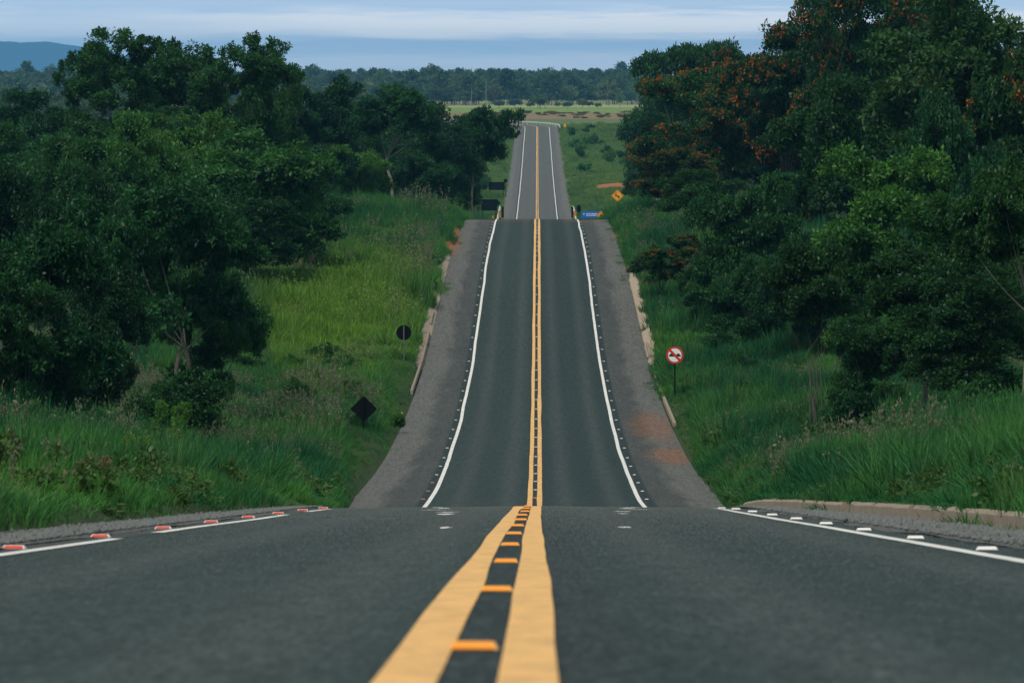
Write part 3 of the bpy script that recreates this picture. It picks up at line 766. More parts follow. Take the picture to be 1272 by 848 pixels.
def leaves_np(C, rad, n, L, flat, r, wr=0.5):
    """n leaves round every centre C (k,3) with radius rad (k)"""
    k = len(C); g = r.normal(size=(k, n, 3)); g /= np.linalg.norm(g, axis=2, keepdims=True)
    u = r.random((k, n, 1)) ** 0.45
    Pp = g * u * rad[:, None, None]; Pp[..., 2] *= flat
    Pp = (Pp + C[:, None]).reshape(-1, 3); m = len(Pp)
    d = g.reshape(-1, 3) * 0.7 + r.normal(size=(m, 3)) * 0.6; d[:, 2] -= 0.15; d /= np.linalg.norm(d, axis=1)[:, None]
    up = r.normal(size=(m, 3)) * 0.7 + (0, 0, 1.0); s = np.cross(d, up); s /= np.linalg.norm(s, axis=1)[:, None] + 1e-9
    ll = L * r.uniform(0.45, 1.65, m)[:, None]; w = ll * wr * 0.5
    V = np.stack([Pp, Pp + d * ll * .5 + s * w, Pp + d * ll, Pp + d * ll * .5 - s * w], 1).reshape(-1, 3)
    tint = (np.clip(r.beta(1.6, 2.6, k), 0, 1)[:, None] * 0.65 + r.random((k, n)) * 0.35).reshape(-1)
    return V, tint

def make_tree(seed, H, R, th, lobes, clumps, nleaf, L, lobe_r=0.36, flat=0.7, crownflat=1.0, trunk_r=0.018, spread=0.8, umbrella=False, low=-0.35, flowers=0, branch_n=5, stems=1, clump_r=0.34, boxy=1.0):
    r = np.random.default_rng(seed)
    TV, TF = [], []; base = 0
    def add(Pp, Rr, n):
        nonlocal base
        v, f = tube_np(Pp, Rr, n, base); TV.append(v); TF.append(f); base += len(v)
    cz = (th + H) / 2; rz = (H - th) / 2
    tr = trunk_r * H
    tops = []
    for s_ in range(stems):
        ox, oy = (0, 0) if stems == 1 else (r.uniform(-.25, .25) * R, r.uniform(-.25, .25) * R)
        fork = th * r.uniform(0.8, 1.0) if th > 0.5 else th + 0.3
        top = np.array([ox * 1.8 + r.uniform(-.06, .06) * H, oy * 1.8 + r.uniform(-.06, .06) * H, fork])
        t = np.linspace(0, 1, 7)[:, None]; wig = r.normal(size=(7, 3)) * tr * .5; wig[0] = 0; wig[:, 2] = 0
        line = np.array([ox, oy, -0.3]) * (1 - t) + top * t + wig
        rad = tr * (1.0 - 0.35 * t[:, 0]) / (stems ** .4); rad[0] *= 1.5
        add(line, rad, 9); tops.append((line[-1], rad[-1]))
    Ls, Rr_ = [], []
    for i in range(lobes):
        for _ in range(30):
            v = r.normal(size=3); v /= np.linalg.norm(v)
            if v[2] > low: break
        q = r.uniform(0.35, spread); v[2] = np.sign(v[2]) * abs(v[2]) ** boxy
        if umbrella: c = np.array([v[0] * R * r.uniform(.2, .85), v[1] * R * r.uniform(.2, .85), cz + rz * r.uniform(-.5, .75) * (1 - .2 * abs(v[0]))])
        else: c = np.array([v[0] * R * q, v[1] * R * q, cz + v[2] * rz * q * crownflat])
        Ls.append(c); Rr_.append(R * lobe_r * r.uniform(0.7, 1.25))
    Cs, Cr = [], []
    for ci_, (c, lr) in enumerate(zip(Ls, Rr_)):
        tp, trr = tops[r.integers(len(tops))]
        if ci_ >= 7:
            par = Ls[int(np.argmin([np.linalg.norm(c - q) for q in Ls[:min(ci_, 14)]]))]; tp = par; trr = trr * .45
        mid = tp * .45 + c * .55; mid[2] -= abs(c[2] - tp[2]) * .08; mid += r.normal(size=3) * R * .06
        t = np.linspace(0, 1, 6)[:, None]; line = tp * (1 - t) ** 2 + 2 * mid * t * (1 - t) + c * t ** 2
        add(line, trr * .42 * (1 - t[:, 0] * .8), branch_n)
        v = r.normal(size=(clumps, 3)); v /= np.linalg.norm(v, axis=1)[:, None]; v[:, 2] = np.where(v[:, 2] < -.7, -v[:, 2] * .6, v[:, 2])
        out = (c - np.array([0, 0, cz])) / max(R, .1); v = v + out * .5
        fl = flat if not umbrella else flat * .45
        pc = c + v * lr * r.uniform(.55, 1.0, (clumps, 1)) * np.array([1, 1, fl])
        for q_ in pc[: max(3, clumps // 2)]:
            t = np.linspace(0, 1, 3)[:, None]; m2 = (c + q_) / 2 + r.normal(size=3) * lr * .08
            add(c * (1 - t) ** 2 + 2 * m2 * t * (1 - t) + q_ * t ** 2, trr * .16 * (1 - .7 * t[:, 0]), 3)
        Cs.append(pc); Cr.append(np.full(clumps, lr * clump_r) * r.uniform(.6, 1.4, clumps))
    Cs = np.concatenate(Cs); Cr = np.concatenate(Cr)
    V, tint = leaves_np(Cs, Cr, nleaf, L, .7 if not umbrella else .45, r)
    F4 = np.arange(len(V)).reshape(-1, 4)
    crown = mesh_np('crown', V, [F4], attr=tint); crown.materials.append(M['leaf'])
    trunk = mesh_np('trunk', np.concatenate(TV), [np.concatenate(TF)], smooth=True); trunk.materials.append(M['bark'])
    fm = None
    if flowers:
        ext = Cs[np.argsort(-(np.abs(Cs[:, 2] - cz) / rz * .5 + np.hypot(Cs[:, 0], Cs[:, 1]) / R + r.random(len(Cs)) * .9))][:flowers]
        ext = ext + (ext - np.array([0, 0, cz])) * .07
        V, tint = leaves_np(ext, np.full(len(ext), R * .034) * r.uniform(.4, 2.2, len(ext)), 20, L * .62, .8, r, .8)
        fm = mesh_np('blossom', V, [np.arange(len(V)).reshape(-1, 4)], attr=tint); fm.materials.append(M['flower'])
    return dict(H=H, R=R, crown=crown, trunk=trunk, flowers=fm)

VAR = {
    'round':  make_tree(11, 8.0, 3.8, 0.7, 34, 26, 80, .17, lobe_r=.30, low=-.95, spread=.88),
    'round2': make_tree(12, 9.0, 4.2, 0.9, 32, 26, 84, .18, lobe_r=.30, low=-.95, spread=.9),
    'dense':  make_tree(13, 8.0, 3.2, 0.3, 30, 26, 80, .16, lobe_r=.34, low=-.98, spread=.86),
    'open':   make_tree(14, 16.0, 5.0, 4.0, 56, 13, 70, .22, lobe_r=.20, low=-.6, spread=1.0, clump_r=.36, trunk_r=.009, boxy=.5),
    'open2':  make_tree(15, 15.0, 5.6, 3.5, 60, 13, 70, .22, lobe_r=.19, low=-.6, spread=1.0, clump_r=.37, trunk_r=.009, boxy=.5),
    'low':    make_tree(16, 9.0, 3.8, 0.8, 34, 20, 80, .17, lobe_r=.27, low=-.85, spread=1.0, trunk_r=.016),
    'umbrella': make_tree(17, 11.0, 6.0, 5.0, 32, 24, 80, .24, lobe_r=.27, umbrella=True, trunk_r=.014),
    'flower': make_tree(18, 12.0, 5.2, 1.5, 42, 24, 80, .21, lobe_r=.26, low=-.9, spread=.95, flowers=650),
    'flower2': make_tree(19, 13.0, 4.6, 1.8, 40, 24, 80, .21, lobe_r=.27, low=-.9, spread=.97, flowers=420),
    'tall':   make_tree(20, 12.0, 3.6, 2.2, 34, 26, 80, .18, lobe_r=.32, low=-.95, spread=.95, trunk_r=.012, stems=2),
    'tall2':  make_tree(21, 12.0, 3.9, 2.4, 34, 24, 84, .20, lobe_r=.30, low=-.95, spread=.98, trunk_r=.011, stems=4),
    'trunks': make_tree(24, 12.0, 3.4, 5.4, 30, 24, 84, .19, lobe_r=.32, low=-.8, spread=.95, trunk_r=.011, stems=6),
    'lone':   make_tree(25, 12.0, 3.6, 6.5, 30, 24, 84, .19, lobe_r=.30, low=-.7, spread=.95, trunk_r=.014, stems=1),
    'fork':   make_tree(26, 9.0, 3.8, 3.0, 34, 20, 80, .17, lobe_r=.26, low=-.7, spread=1.0, trunk_r=.020, stems=2),
    'bush':   make_tree(22, 2.6, 1.9, 0.1, 18, 18, 60, .11, lobe_r=.36, low=-.6, spread=.8, stems=3, trunk_r=.012),
    'bush2':  make_tree(23, 2.2, 1.6, 0.1, 14, 16, 60, .12, lobe_r=.38, low=-.6, spread=.85, stems=3, trunk_r=.012),
}
FLAT_TRUNK = {}
def tree(var, px, ytop, wpx, z, tint, label, group='roadside trees', pale=False, name=None, rz=None, cat=None, H=None):
    v = VAR[var]; X = P(px, z); G = gz(X, z)
    h = H if H else max(1.0, -(ytop - VY) * z / F - G)
    sr = (wpx / 2 * z / F) / v['R']; sh = h / v['H']
    bush = var.startswith('bush')
    root = empty(name or ('shrub' if bush else ('flowering_tree' if v['flowers'] else 'tree')), (X, z, G), label, cat or ('shrub' if bush else 'tree'), group,
                 rz if rz is not None else random.uniform(0, 6.28), (sr, sr, sh))
    for nm, mk in (('stem' if bush else 'trunk', 'trunk'), ('foliage' if bush else 'crown', 'crown'), ('blossom', 'flowers')):
        if v[mk] is None: continue
        o = bpy.data.objects.new(nm, v[mk]); o.parent = root; link(o)
        if mk == 'crown':
            q_ = random.uniform(.78, 1.32); w_ = random.uniform(-.12, .16); o.color = (tint[0] * q_ * (1 + w_), tint[1] * q_, tint[2] * q_ * (1 - w_), 1)
        if mk == 'trunk' and pale: o.material_slots[0].link = 'OBJECT'; o.material_slots[0].material = M['bark_pale']
    return root

dk = (.70, .84, .82); md = (1.05, 1.15, .95); lt = (1.75, 1.75, 1.1); gy = (1.05, 1.02, 1.15); ol = (1.35, 1.25, .8); vd = (.46, .60, .60)
T = [ # left
 ('dense', 45, 262, 200, 190, vd, 'dark bushy tree at the left frame edge, nearest of all'),
 ('low', -25, 330, 170, 168, vd, 'very dark tree cut off by the left frame edge, low beside the nearest one'),
 ('fork', 205, 222, 225, 240, dk, 'dark spreading tree with forked trunk standing at the edge of the left grass'),
 ('low', 262, 325, 125, 246, dk, 'low-branched dark tree just right of the forked-trunk tree, over the left bank'),
 ('dense', 118, 300, 130, 228, vd, 'low dark tree filling the gap between the two nearest left trees'),
 ('round', 305, 160, 240, 372, md, 'broad mid-green tree whose crown hangs over the left grass bank'),
 ('round2', 388, 225, 90, 392, dk, 'smaller tree at the right flank of the broad mid-green left tree'),
 ('open', 150, 40, 150, 452, dk, 'tall open tree with sky showing through, left one of the two tall ones'),
 ('open2', 290, 43, 160, 440, dk, 'tall open tree with sky showing through, right one of the two tall ones'),
 ('open', 108, 58, 90, 470, dk, 'slim open tree at the left shoulder of the two tall open ones'),
 ('open2', 212, 50, 110, 465, vd, 'open tree rising between the two tall open ones'),
 ('round2', 338, 78, 80, 450, dk, 'rounded tree on the right shoulder of the tall open trees'),
 ('round', 470, 140, 120, 660, vd, 'very dark tree behind the pale forked trunk, left side'),
 ('round2', 535, 128, 110, 670, vd, 'very dark tree behind the pale forked trunk, right side'),
 ('dense', 500, 185, 90, 625, vd, 'dark low tree behind the pale forked trunk'),
 ('round', 578, 160, 44, 650, dk, 'tree beneath the tip of the umbrella-shaped crown'),
 ('round2', 400, 130, 100, 680, vd, 'dark tree between the skyline tree and the small lighter one'),
 ('dense', 290, 200, 120, 480, vd, 'dark tree low behind the broad mid-green one'),
 ('tall', 222, 74, 130, 480, vd, 'dark narrow tree between the two tall open trees'),
 ('round2', 40, 112, 130, 520, vd, 'dark tree below the blue mountain at far left'),
 ('round', -12, 150, 140, 410, dk, 'tree cut by the left frame edge, half way up'),
 ('round2', 78, 168, 150, 340, dk, 'dark rounded tree left of the mid-green tree mass'),
 ('dense', 10, 190, 140, 300, vd, 'dense dark tree at the left edge above the nearest trees'),
 ('round2', 160, 140, 140, 362, ol, 'olive-topped tree under the left tall open tree'),
 ('round', 240, 138, 150, 405, ol, 'olive-tinged tree under the right tall open tree'),
 ('tall', 385, 86, 110, 560, vd, 'dark upright tree on the skyline left of the far wood'),
 ('round', 345, 96, 100, 600, vd, 'dark tree just right of the tall open pair'),
 ('round2', 432, 122, 90, 640, dk, 'rounded dark tree behind the small light-green tree'),
 ('lone', 492, 102, 105, 600, dk, 'round-crowned tree with pale forked trunk above the crest grass', ),
 ('umbrella', 588, 124, 112, 640, dk, 'wide umbrella-shaped tree reaching over the far road'),
 ('dense', 556, 150, 84, 610, vd, 'dense tree under the umbrella-shaped tree'),
 ('dense', 558, 195, 56, 600, vd, 'dark low tree at the foot of the umbrella tree'),
 ('round', 440, 178, 90, 570, lt, 'small lighter green tree behind the tall crest grass'),
 ('dense', 408, 205, 70, 560, dk, 'small dark tree left of the small lighter green tree'),
 ('round', 525, 185, 80, 575, dk, 'low dark tree right of the pale forked trunk'),
 ('dense', 340, 190, 120, 470, vd, 'dark tree behind the broad mid-green left tree'),
 ('round', 100, 215, 130, 290, vd, 'dark tree above and left of the forked-trunk tree'),
 ('dense', 250, 215, 120, 320, dk, 'tree between the forked-trunk tree and the broad one'),
 # right
 ('umbrella', 862, 38, 150, 760, dk, 'flat-topped dark tree on the skyline at the start of the right wood'),
 ('round', 815, 100, 80, 820, dk, 'dark tree at the left end of the right wood, beside the far wood'),
 ('flower', 868, 84, 160, 520, dk, 'orange-blossomed tree nearest the road at the start of the right wood'),
 ('flower', 842, 185, 95, 500, vd, 'lower orange-blossomed tree overhanging the right verge'),
 ('flower2', 985, 4, 140, 480, vd, 'tall dark tree with scattered orange blossom, left of the highest crowns'),
 ('flower', 1085, -28, 170, 450, vd, 'highest tree with dense orange blossom at the top frame edge'),
 ('tall', 1195, -35, 230, 330, gy, 'large grey-green tree reaching the top edge near the right corner'),
 ('flower2', 1268, -25, 200, 310, vd, 'tree with orange blossom cut by the top right corner'),
 ('round2', 1060, 95, 190, 370, vd, 'dark tree under the densest orange blossom'),
 ('round', 932, 214, 140, 335, md, 'mid-green rounded tree in front of the orange-blossomed trees'),
 ('round2', 1000, 290, 130, 300, dk, 'dark tree behind the cluster of thin trunks'),
 ('tall2', 1110, 185, 195, 262, (1.4, 1.5, 1.0), 'bright green leafy tree in the middle of the right wood'),
 ('tall', 1225, 225, 210, 222, md, 'mid-green tree right of the bright leafy one'),
 ('lone', 1150, 300, 170, 205, dk, 'shaded lower tree in front of the bright leafy one'),
 ('trunks', 1020, 300, 120, 232, dk, 'tree on several thin grey trunks at the edge of the right grass'),
 ('lone', 1266, 190, 150, 178, dk, 'tree with pale trunk cut by the right frame edge'),
 ('dense', 895, 325, 90, 340, vd, 'dark drooping tree behind the no-overtaking sign'),
 ('round', 955, 120, 130, 560, vd, 'dark tree filling the gap between the flowering trees'),
 ('dense', 1010, 205, 140, 430, dk, 'dark tree behind the mid-green rounded one'),
 ('round', 1180, 110, 160, 300, dk, 'dark tree below the grey-green one'),
 ('dense', 962, 300, 110, 310, dk, 'low dark tree between the drooping tree and the thin trunks'),
 ('round2', 1030, -8, 170, 530, vd, 'dark tall tree behind the blossoming crowns, closing the skyline gap'),
 ('flower2', 935, 42, 130, 560, vd, 'orange-flecked tree stepping down to the flat-topped one'),
 ('round', 1150, -30, 190, 480, vd, 'dark tall tree touching the top edge behind the grey-green one'),
 ('round2', 870, 210, 110, 440, dk, 'dark tree right of the weathered post'),
 ('dense', 935, 335, 110, 315, md, 'low leafy tree at the grass edge behind the sign'),
 ('dense', 1085, 385, 120, 222, dk, 'low leafy tree right of the thin grey trunks'),
 ('tall', 1205, 320, 170, 200, dk, 'shaded tree at the wood edge near the right frame'),
 ('round', 835, 140, 90, 640, vd, 'dark tree beneath the flat-topped one'),
 ('flower2', 828, 282, 88, 366, dk, 'small dark tree flecked with orange leaning over the right shoulder'),
 ('umbrella', 900, 46, 150, 690, dk, 'second flat-topped dark tree behind the first on the right skyline'),
 ('round2', 808, 112, 64, 930, dk, 'tall dark tree at the very start of the right wood by the far road'),
 ('dense', 800, 165, 50, 980, dk, 'dark tree lowest on the right beside the far road'),
 ('round', 812, 150, 60, 1050, dk, 'small dark tree beside the far road below the right wood'),
 ('dense', 800, 195, 36, 1000, dk, 'small bushy tree on the right above the deer sign'),
 ('dense', 800, 205, 50, 800, dk, 'dark bushy tree behind the deer sign'),
 ('dense', 848, 225, 60, 560, vd, 'very dark low tree behind the weathered post'),
]
for t_ in T:
    tree(*t_[:6], t_[6], 'trees left of the road' if t_[1] < 660 else 'trees right of the road', pale=('pale' in t_[6]))
# shrubs
S = [

 ('bush2', 1060, 486, 70, 212, dk, 'dark shrub below the thin grey trunks'),
 ('bush', 515, 322, 50, 395, lt, 'bright leafy shrub at the left road edge half way up the slope'),
 ('bush2', 520, 380, 26, 372, lt, 'small leafy shrub spilling onto the left sand strip'),
 ('bush2', 105, 512, 90, 165, dk, 'low dark shrub under the nearest left tree'),
 ('bush', 256, 494, 62, 218, md, 'shrub at the foot of the forked-trunk tree'),
 ('bush2', 215, 500, 50, 205, lt, 'lighter leafy shrub just left of the one below the forked-trunk tree'),
 ('bush2', 492, 532, 24, 262, lt, 'small bright weed clump right of the diamond sign'),
 ('bush', 455, 262, 70, 520, md, 'rounded shrub on the left bank before the crest'),
 ('bush', 530, 242, 80, 540, md, 'broad shrub on the left at the crest'),
 ('bush', 395, 232, 60, 530, dk, 'dark shrub at the tree foot left of the crest'),
 ('bush', 690, 700, 1, 60, md, None),
 ('bush2', 1010, 600, 60, 160, dk, None),
 ('bush', 872, 300, 60, 385, dk, 'dark shrub under the flowering trees, above the right verge'),
 ('bush', 905, 415, 70, 318, dk, 'shrub right of the no-overtaking sign'),
 ('bush', 1200, 478, 130, 185, md, 'grassy shrub mound at the right edge of the wood'),
 ('bush2', 862, 340, 50, 360, md, 'small shrub behind the no-overtaking sign'),
 ('bush', 800, 232, 34, 735, lt, 'light green shrub right of the deer sign'),
 ('bush2', 800, 250, 40, 640, md, 'shrub beside the weathered post'),
]
for t_ in S:
    if t_[6]: tree(*t_, 'roadside shrubs')
r_ = random.Random(5)
for k in range(44):
    left = k % 2 == 0
    z = r_.uniform(170, 520)
    X = -r_.uniform(13, 24) * (.8 + z / 900) if left else r_.uniform(12, 22) * (.8 + z / 900)
    h_ = r_.uniform(1.4, 3.0)
    tree(r_.choice(('bush', 'bush2')), VX + X * F / z, 0, r_.uniform(2.6, 4.6) * F / z, z, r_.choice((dk, dk, md, vd)), 'leafy undergrowth shrub in the shade of the ' + ('left' if left else 'right') + ' trees', 'undergrowth ' + ('left' if left else 'right'), H=h_)
for k in range(80):
    z = r_.uniform(1040, 1680); X = r_.uniform(9, 42)
    if abs(z - 1170) < 110 and abs(X - 16.2) < 7: continue
    if k > 60: X = -r_.uniform(8.5, 22); 
    tree(r_.choice(('bush', 'bush2')), VX + X * F / z, 0, r_.uniform(2.0, 3.8) * F / z, z, r_.choice((md, md, lt, lt)), 'small bush on the green slope ' + ('right' if X > 0 else 'left') + ' of the far road', 'bushes on the far slope ' + ('right' if X > 0 else 'left'), H=r_.uniform(1.5, 4.0))
for k in range(46):
    left = k % 2 == 0
    z = r_.uniform(140, 520); X = (-1 if left else 1) * (r_.uniform(8.2, 15) + z * .004)
    if abs(X * F / z + VX - 838) < 30 or abs(X * F / z + VX - 501) < 22 or abs(X * F / z + VX - 451) < 26: continue
    tree(r_.choice(('bush', 'bush2')), VX + X * F / z, 0, r_.uniform(1.0, 2.2) * F / z, z, r_.choice((md, lt, lt, dk)), 'knee-high leafy weed clump in the grass of the ' + ('left' if left else 'right') + ' verge', 'weed clumps ' + ('left' if left else 'right'), H=r_.uniform(.9, 1.5))
# the woods behind the first rows
for k in range(60):
    left = k % 2 == 0
    z = r_.uniform(330, 900) if left else r_.uniform(420, 950)
    X = (-r_.uniform(.045, .12) * z - 4) if left else (r_.uniform(.035, .11) * z + 9)
    tree(r_.choice(('round', 'round2', 'dense', 'tall')), VX + X * F / z, 0, r_.uniform(7, 11) * F / z, z, r_.choice((dk, vd, dk, md)), 'shaded tree inside the ' + ('left' if left else 'right') + ' wood, behind the front rows', 'inner trees of the ' + ('left' if left else 'right') + ' wood', H=r_.uniform(7.0, 9.5) if left else r_.uniform(9, 13))

# ------------------------------------------------------------------ the distant wood
def far_tree(seed, H, R, n=1300, L=.95, palm=False):
    r = np.random.default_rng(seed)
    k = 26; v = r.normal(size=(k, 3)); v /= np.linalg.norm(v, axis=1)[:, None]; v[:, 2] = np.where(v[:, 2] < -.45, -v[:, 2], v[:, 2])
    C = v * np.array([R * .68, R * .68, H * .27]) * r.uniform(.6, 1.05, (k, 1)) * (1, 1, 1.35) + (0, 0, H * .50)
    V, t = leaves_np(C, np.full(k, R * .36) * r.uniform(.7, 1.3, k), n // k, L, .75, r, .7)
    crown = mesh_np('crown', V, [np.arange(len(V)).reshape(-1, 4)], attr=t); crown.materials.append(M['leaf_far'])
    tv, tf = tube_np([(0, 0, -.5), (.2, 0, H * .3), (0, .2, H * .62)], [.28, .22, .16], 6, 0)
    trunk = mesh_np('trunk', tv, [tf], smooth=True); trunk.materials.append(M['bark_pale'])
    return dict(H=H, R=R, crown=crown, trunk=trunk, flowers=None)
def palm_tree(seed):
    r = np.random.default_rng(seed); V = []; t = []
    for k in range(26):
        a = r.uniform(0, 6.28); el = r.uniform(-.3, 1.1); ln = r.uniform(2.6, 3.6)
        for j in range(7):
            q = j / 6; d = np.array([math.cos(a), math.sin(a), 0]); p = np.array([0, 0, 11.0]) + d * ln * q * math.cos(el * .6) + np.array([0, 0, math.sin(el) * ln * q - 1.9 * q * q])
            s_ = np.array([-math.sin(a), math.cos(a), -.35]) * .55 * (1 - q * .5)
            s2 = np.array([math.sin(a), -math.cos(a), -.35]) * .55 * (1 - q * .5)
            for s3 in (s_, s2): V += [p, p + s3 * .5 + d * .2, p + s3, p + s3 * .5 - d * .1]; t.append(r.random())
    V = np.array(V); crown = mesh_np('crown', V, [np.arange(len(V)).reshape(-1, 4)], attr=t); crown.materials.append(M['leaf_far'])
    tv, tf = tube_np([(0, 0, -.5), (.15, 0, 5), (0, 0, 11)], [.26, .2, .17], 7, 0)
    trunk = mesh_np('trunk', tv, [tf], smooth=True); trunk.materials.append(M['bark_pale'])
    return dict(H=13.0, R=3.4, crown=crown, trunk=trunk, flowers=None)
for i, (h_, rr) in enumerate(((13, 5.5), (16, 6), (11, 6.5), (18, 5.2))): VAR['far%d' % i] = far_tree(40 + i, h_, rr)
VAR['palm'] = palm_tree(50)
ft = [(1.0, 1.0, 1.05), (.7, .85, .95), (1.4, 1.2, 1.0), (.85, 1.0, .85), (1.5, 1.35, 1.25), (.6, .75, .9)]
for k in range(150):
    z = r_.uniform(3000, 3150); px = r_.uniform(350, 830) if k < 110 else r_.uniform(-20, 350)
    h_ = r_.choice((8, 10, 12, 13, 15, 19)) * r_.uniform(.85, 1.1)
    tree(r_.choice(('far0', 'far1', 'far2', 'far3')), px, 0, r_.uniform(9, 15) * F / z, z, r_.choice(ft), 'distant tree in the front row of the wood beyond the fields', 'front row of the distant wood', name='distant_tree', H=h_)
for px, z, h_, n_ in ((604, 2980, 17, 'tallest distant palm left of the far road head'), (671, 2700, 8, 'leaning distant palm on the pale pasture, centre'), (677, 2720, 7, 'shorter distant palm right beside the leaning one'), (586, 2990, 12, 'slim distant palm left of the tallest palm')):
    tree('palm', px, 0, 6.0 * F / z, z, (1.3, 1.2, 1.0), n_, 'palms before the distant wood', name='palm_tree', cat='palm', H=h_)
for k, (px, w, h_) in enumerate(((668, 10, 7), (705, 6, 3.5), (723, 6, 5), (743, 4, 3), (770, 5, 9), (640, 8, 5), (659, 5, 3), (620, 8, 4), (693, 4, 3), (732, 5, 3.5))):
    tree('far2', px, 0, w * F / 2750 * 1.0, 2700 + 12 * k, ft[k % 6], 'lone small tree on the pale far pasture', 'lone trees on the far pasture', name='distant_tree', H=h_)
for k in range(40):
    z = r_.uniform(1980, 2380); X = P(r_.uniform(600, 800), z)
    tree('bush2', VX + X * F / z, 0, r_.uniform(2, 5) * F / z, z, r_.choice(((7.5, 1.5, 2.4), (5.5, 1.7, 2.0), (2.0, 1.5, 1.0))), 'low bush along the reddish strip before the fields', 'bushes on the reddish strip', H=r_.uniform(.7, 1.6))

# scatter by geometry nodes (uncountable growth only)
def proto_collection(name, meshes):
    c = bpy.data.collections.new(name)
    for i, m in enumerate(meshes):
        o = bpy.data.objects.new(name + '_%02d' % i, m); c.objects.link(o)
    return c
def scatter(name, coll, pts, scl, rot, label):
    me = bpy.data.meshes.new(name); me.vertices.add(len(pts)); me.vertices.foreach_set('co', np.asarray(pts, np.float32).ravel())
    a = me.attributes.new('scl', 'FLOAT_VECTOR', 'POINT'); a.data.foreach_set('vector', np.asarray(scl, np.float32).ravel())
    a = me.attributes.new('rot', 'FLOAT_VECTOR', 'POINT'); a.data.foreach_set('vector', np.asarray(rot, np.float32).ravel())
    o = link(bpy.data.objects.new(name, me))
    g = bpy.data.node_groups.new(name, 'GeometryNodeTree')
    g.interface.new_socket('Geometry', in_out='INPUT', socket_type='NodeSocketGeometry'); g.interface.new_socket('Geometry', in_out='OUTPUT', socket_type='NodeSocketGeometry')
    gi = g.nodes.new('NodeGroupInput'); go = g.nodes.new('NodeGroupOutput'); ip = g.nodes.new('GeometryNodeInstanceOnPoints')
    ci = g.nodes.new('GeometryNodeCollectionInfo'); ci.inputs['Collection'].default_value = coll; ci.inputs['Separate Children'].default_value = True; ci.inputs['Reset Children'].default_value = True
    m2p = g.nodes.new('GeometryNodeMeshToPoints')
    ip.inputs['Pick Instance'].default_value = True
    def na(nm):
        n = g.nodes.new('GeometryNodeInputNamedAttribute'); n.data_type = 'FLOAT_VECTOR'; n.inputs['Name'].default_value = nm; return n.outputs[0]
    g.links.new(gi.outputs[0], m2p.inputs[0]); g.links.new(m2p.outputs[0], ip.inputs['Points']); g.links.new(ci.outputs[0], ip.inputs['Instance'])
    e2r = g.nodes.new('FunctionNodeEulerToRotation'); g.links.new(na('rot'), e2r.inputs[0])
    g.links.new(e2r.outputs[0], ip.inputs['Rotation']); g.links.new(na('scl'), ip.inputs['Scale']); g.links.new(ip.outputs[0], go.inputs[0])
    md_ = o.modifiers.new('scatter', 'NODES'); md_.node_group = g
    return tag(o, label, kind='stuff')

def tuft(seed, n, h, w, spread, lean, mat, curl=0.35, seedhead=False):
    r = np.random.default_rng(seed); V = []; Fc = []; tint = []
    for i in range(n):
        a = r.uniform(0, 6.28); b0 = np.array([math.cos(a), math.sin(a), 0]) * spread * math.sqrt(r.random())
        d = np.array([math.cos(a + r.normal() * .8), math.sin(a + r.normal() * .8), 0]); hh = h * r.uniform(.45, 1.1); ln = lean * r.uniform(.2, 1.2) * hh
        s_ = np.array([-d[1], d[0], 0]); q = r.normal() * .9; s_ = np.array([math.cos(q) * s_[0] - math.sin(q) * s_[1], math.sin(q) * s_[0] + math.cos(q) * s_[1], 0])
        ww = w * r.uniform(.6, 1.3); t = r.random(); base = len(V)
        for j, (u, k) in enumerate(((0, .8), (.4, 1.0), (.75, .7), (1.0, .05))):
            p = b0 + d * ln * u ** 1.8 + np.array([0, 0, hh * (u - curl * .35 * u ** 3)])
            V += [p - s_ * ww * k / 2, p + s_ * ww * k / 2]
        for j in range(3): Fc.append((base + 2 * j, base + 2 * j + 1, base + 2 * j + 3, base + 2 * j + 2)); tint.append(t)
        if seedhead:
            tip = (V[-1] + V[-2]) / 2
            for _ in range(7):
                p = tip + np.array([r.normal() * .03, r.normal() * .03, r.uniform(-.18, .04)]); e = r.normal(size=3) * .022; e2 = np.array([0, 0, .05]); b2 = len(V)
                V += [p, p + e + e2 * .5, p + e2, p - e + e2 * .5]; Fc.append((b2, b2 + 1, b2 + 2, b2 + 3)); tint.append(r.random())
    me = mesh_np('blades', np.array(V), [np.array(Fc)], attr=tint); me.materials.append(mat)
    return me
C_short = proto_collection('grass_proto', [tuft(60 + i, 34, .55, .016, .22, .5, M['grass']) for i in range(4)])
C_tall = proto_collection('guinea_proto', [tuft(70 + i, 44, 1.15, .024, .28, .55, M['guinea']) for i in range(4)])
C_seed = proto_collection('seed_proto', [tuft(80 + i, 12, 1.05, .006, .25, .25, M['seed'], .2, True) for i in range(3)])
def broad(seed, n, h, mat, L=.1):
    r = np.random.default_rng(seed); C = np.stack([r.normal(size=n) * .12, r.normal(size=n) * .12, r.uniform(.1, h, n)], -1)
    V, t = leaves_np(C, np.full(n, .10), 14, L, .8, r, .6)
    me = mesh_np('weed_leaves', V, [np.arange(len(V)).reshape(-1, 4)], attr=t); me.materials.append(mat); return me
M['weedleaf'] = leaf_mat('broad_weed_leaf', (0.03, 0.07, 0.025), (0.10, 0.17, 0.04), .3, False)
C_weed = proto_collection('weed_proto', [broad(90 + i, 16, .6, M['weedleaf']) for i in range(3)])

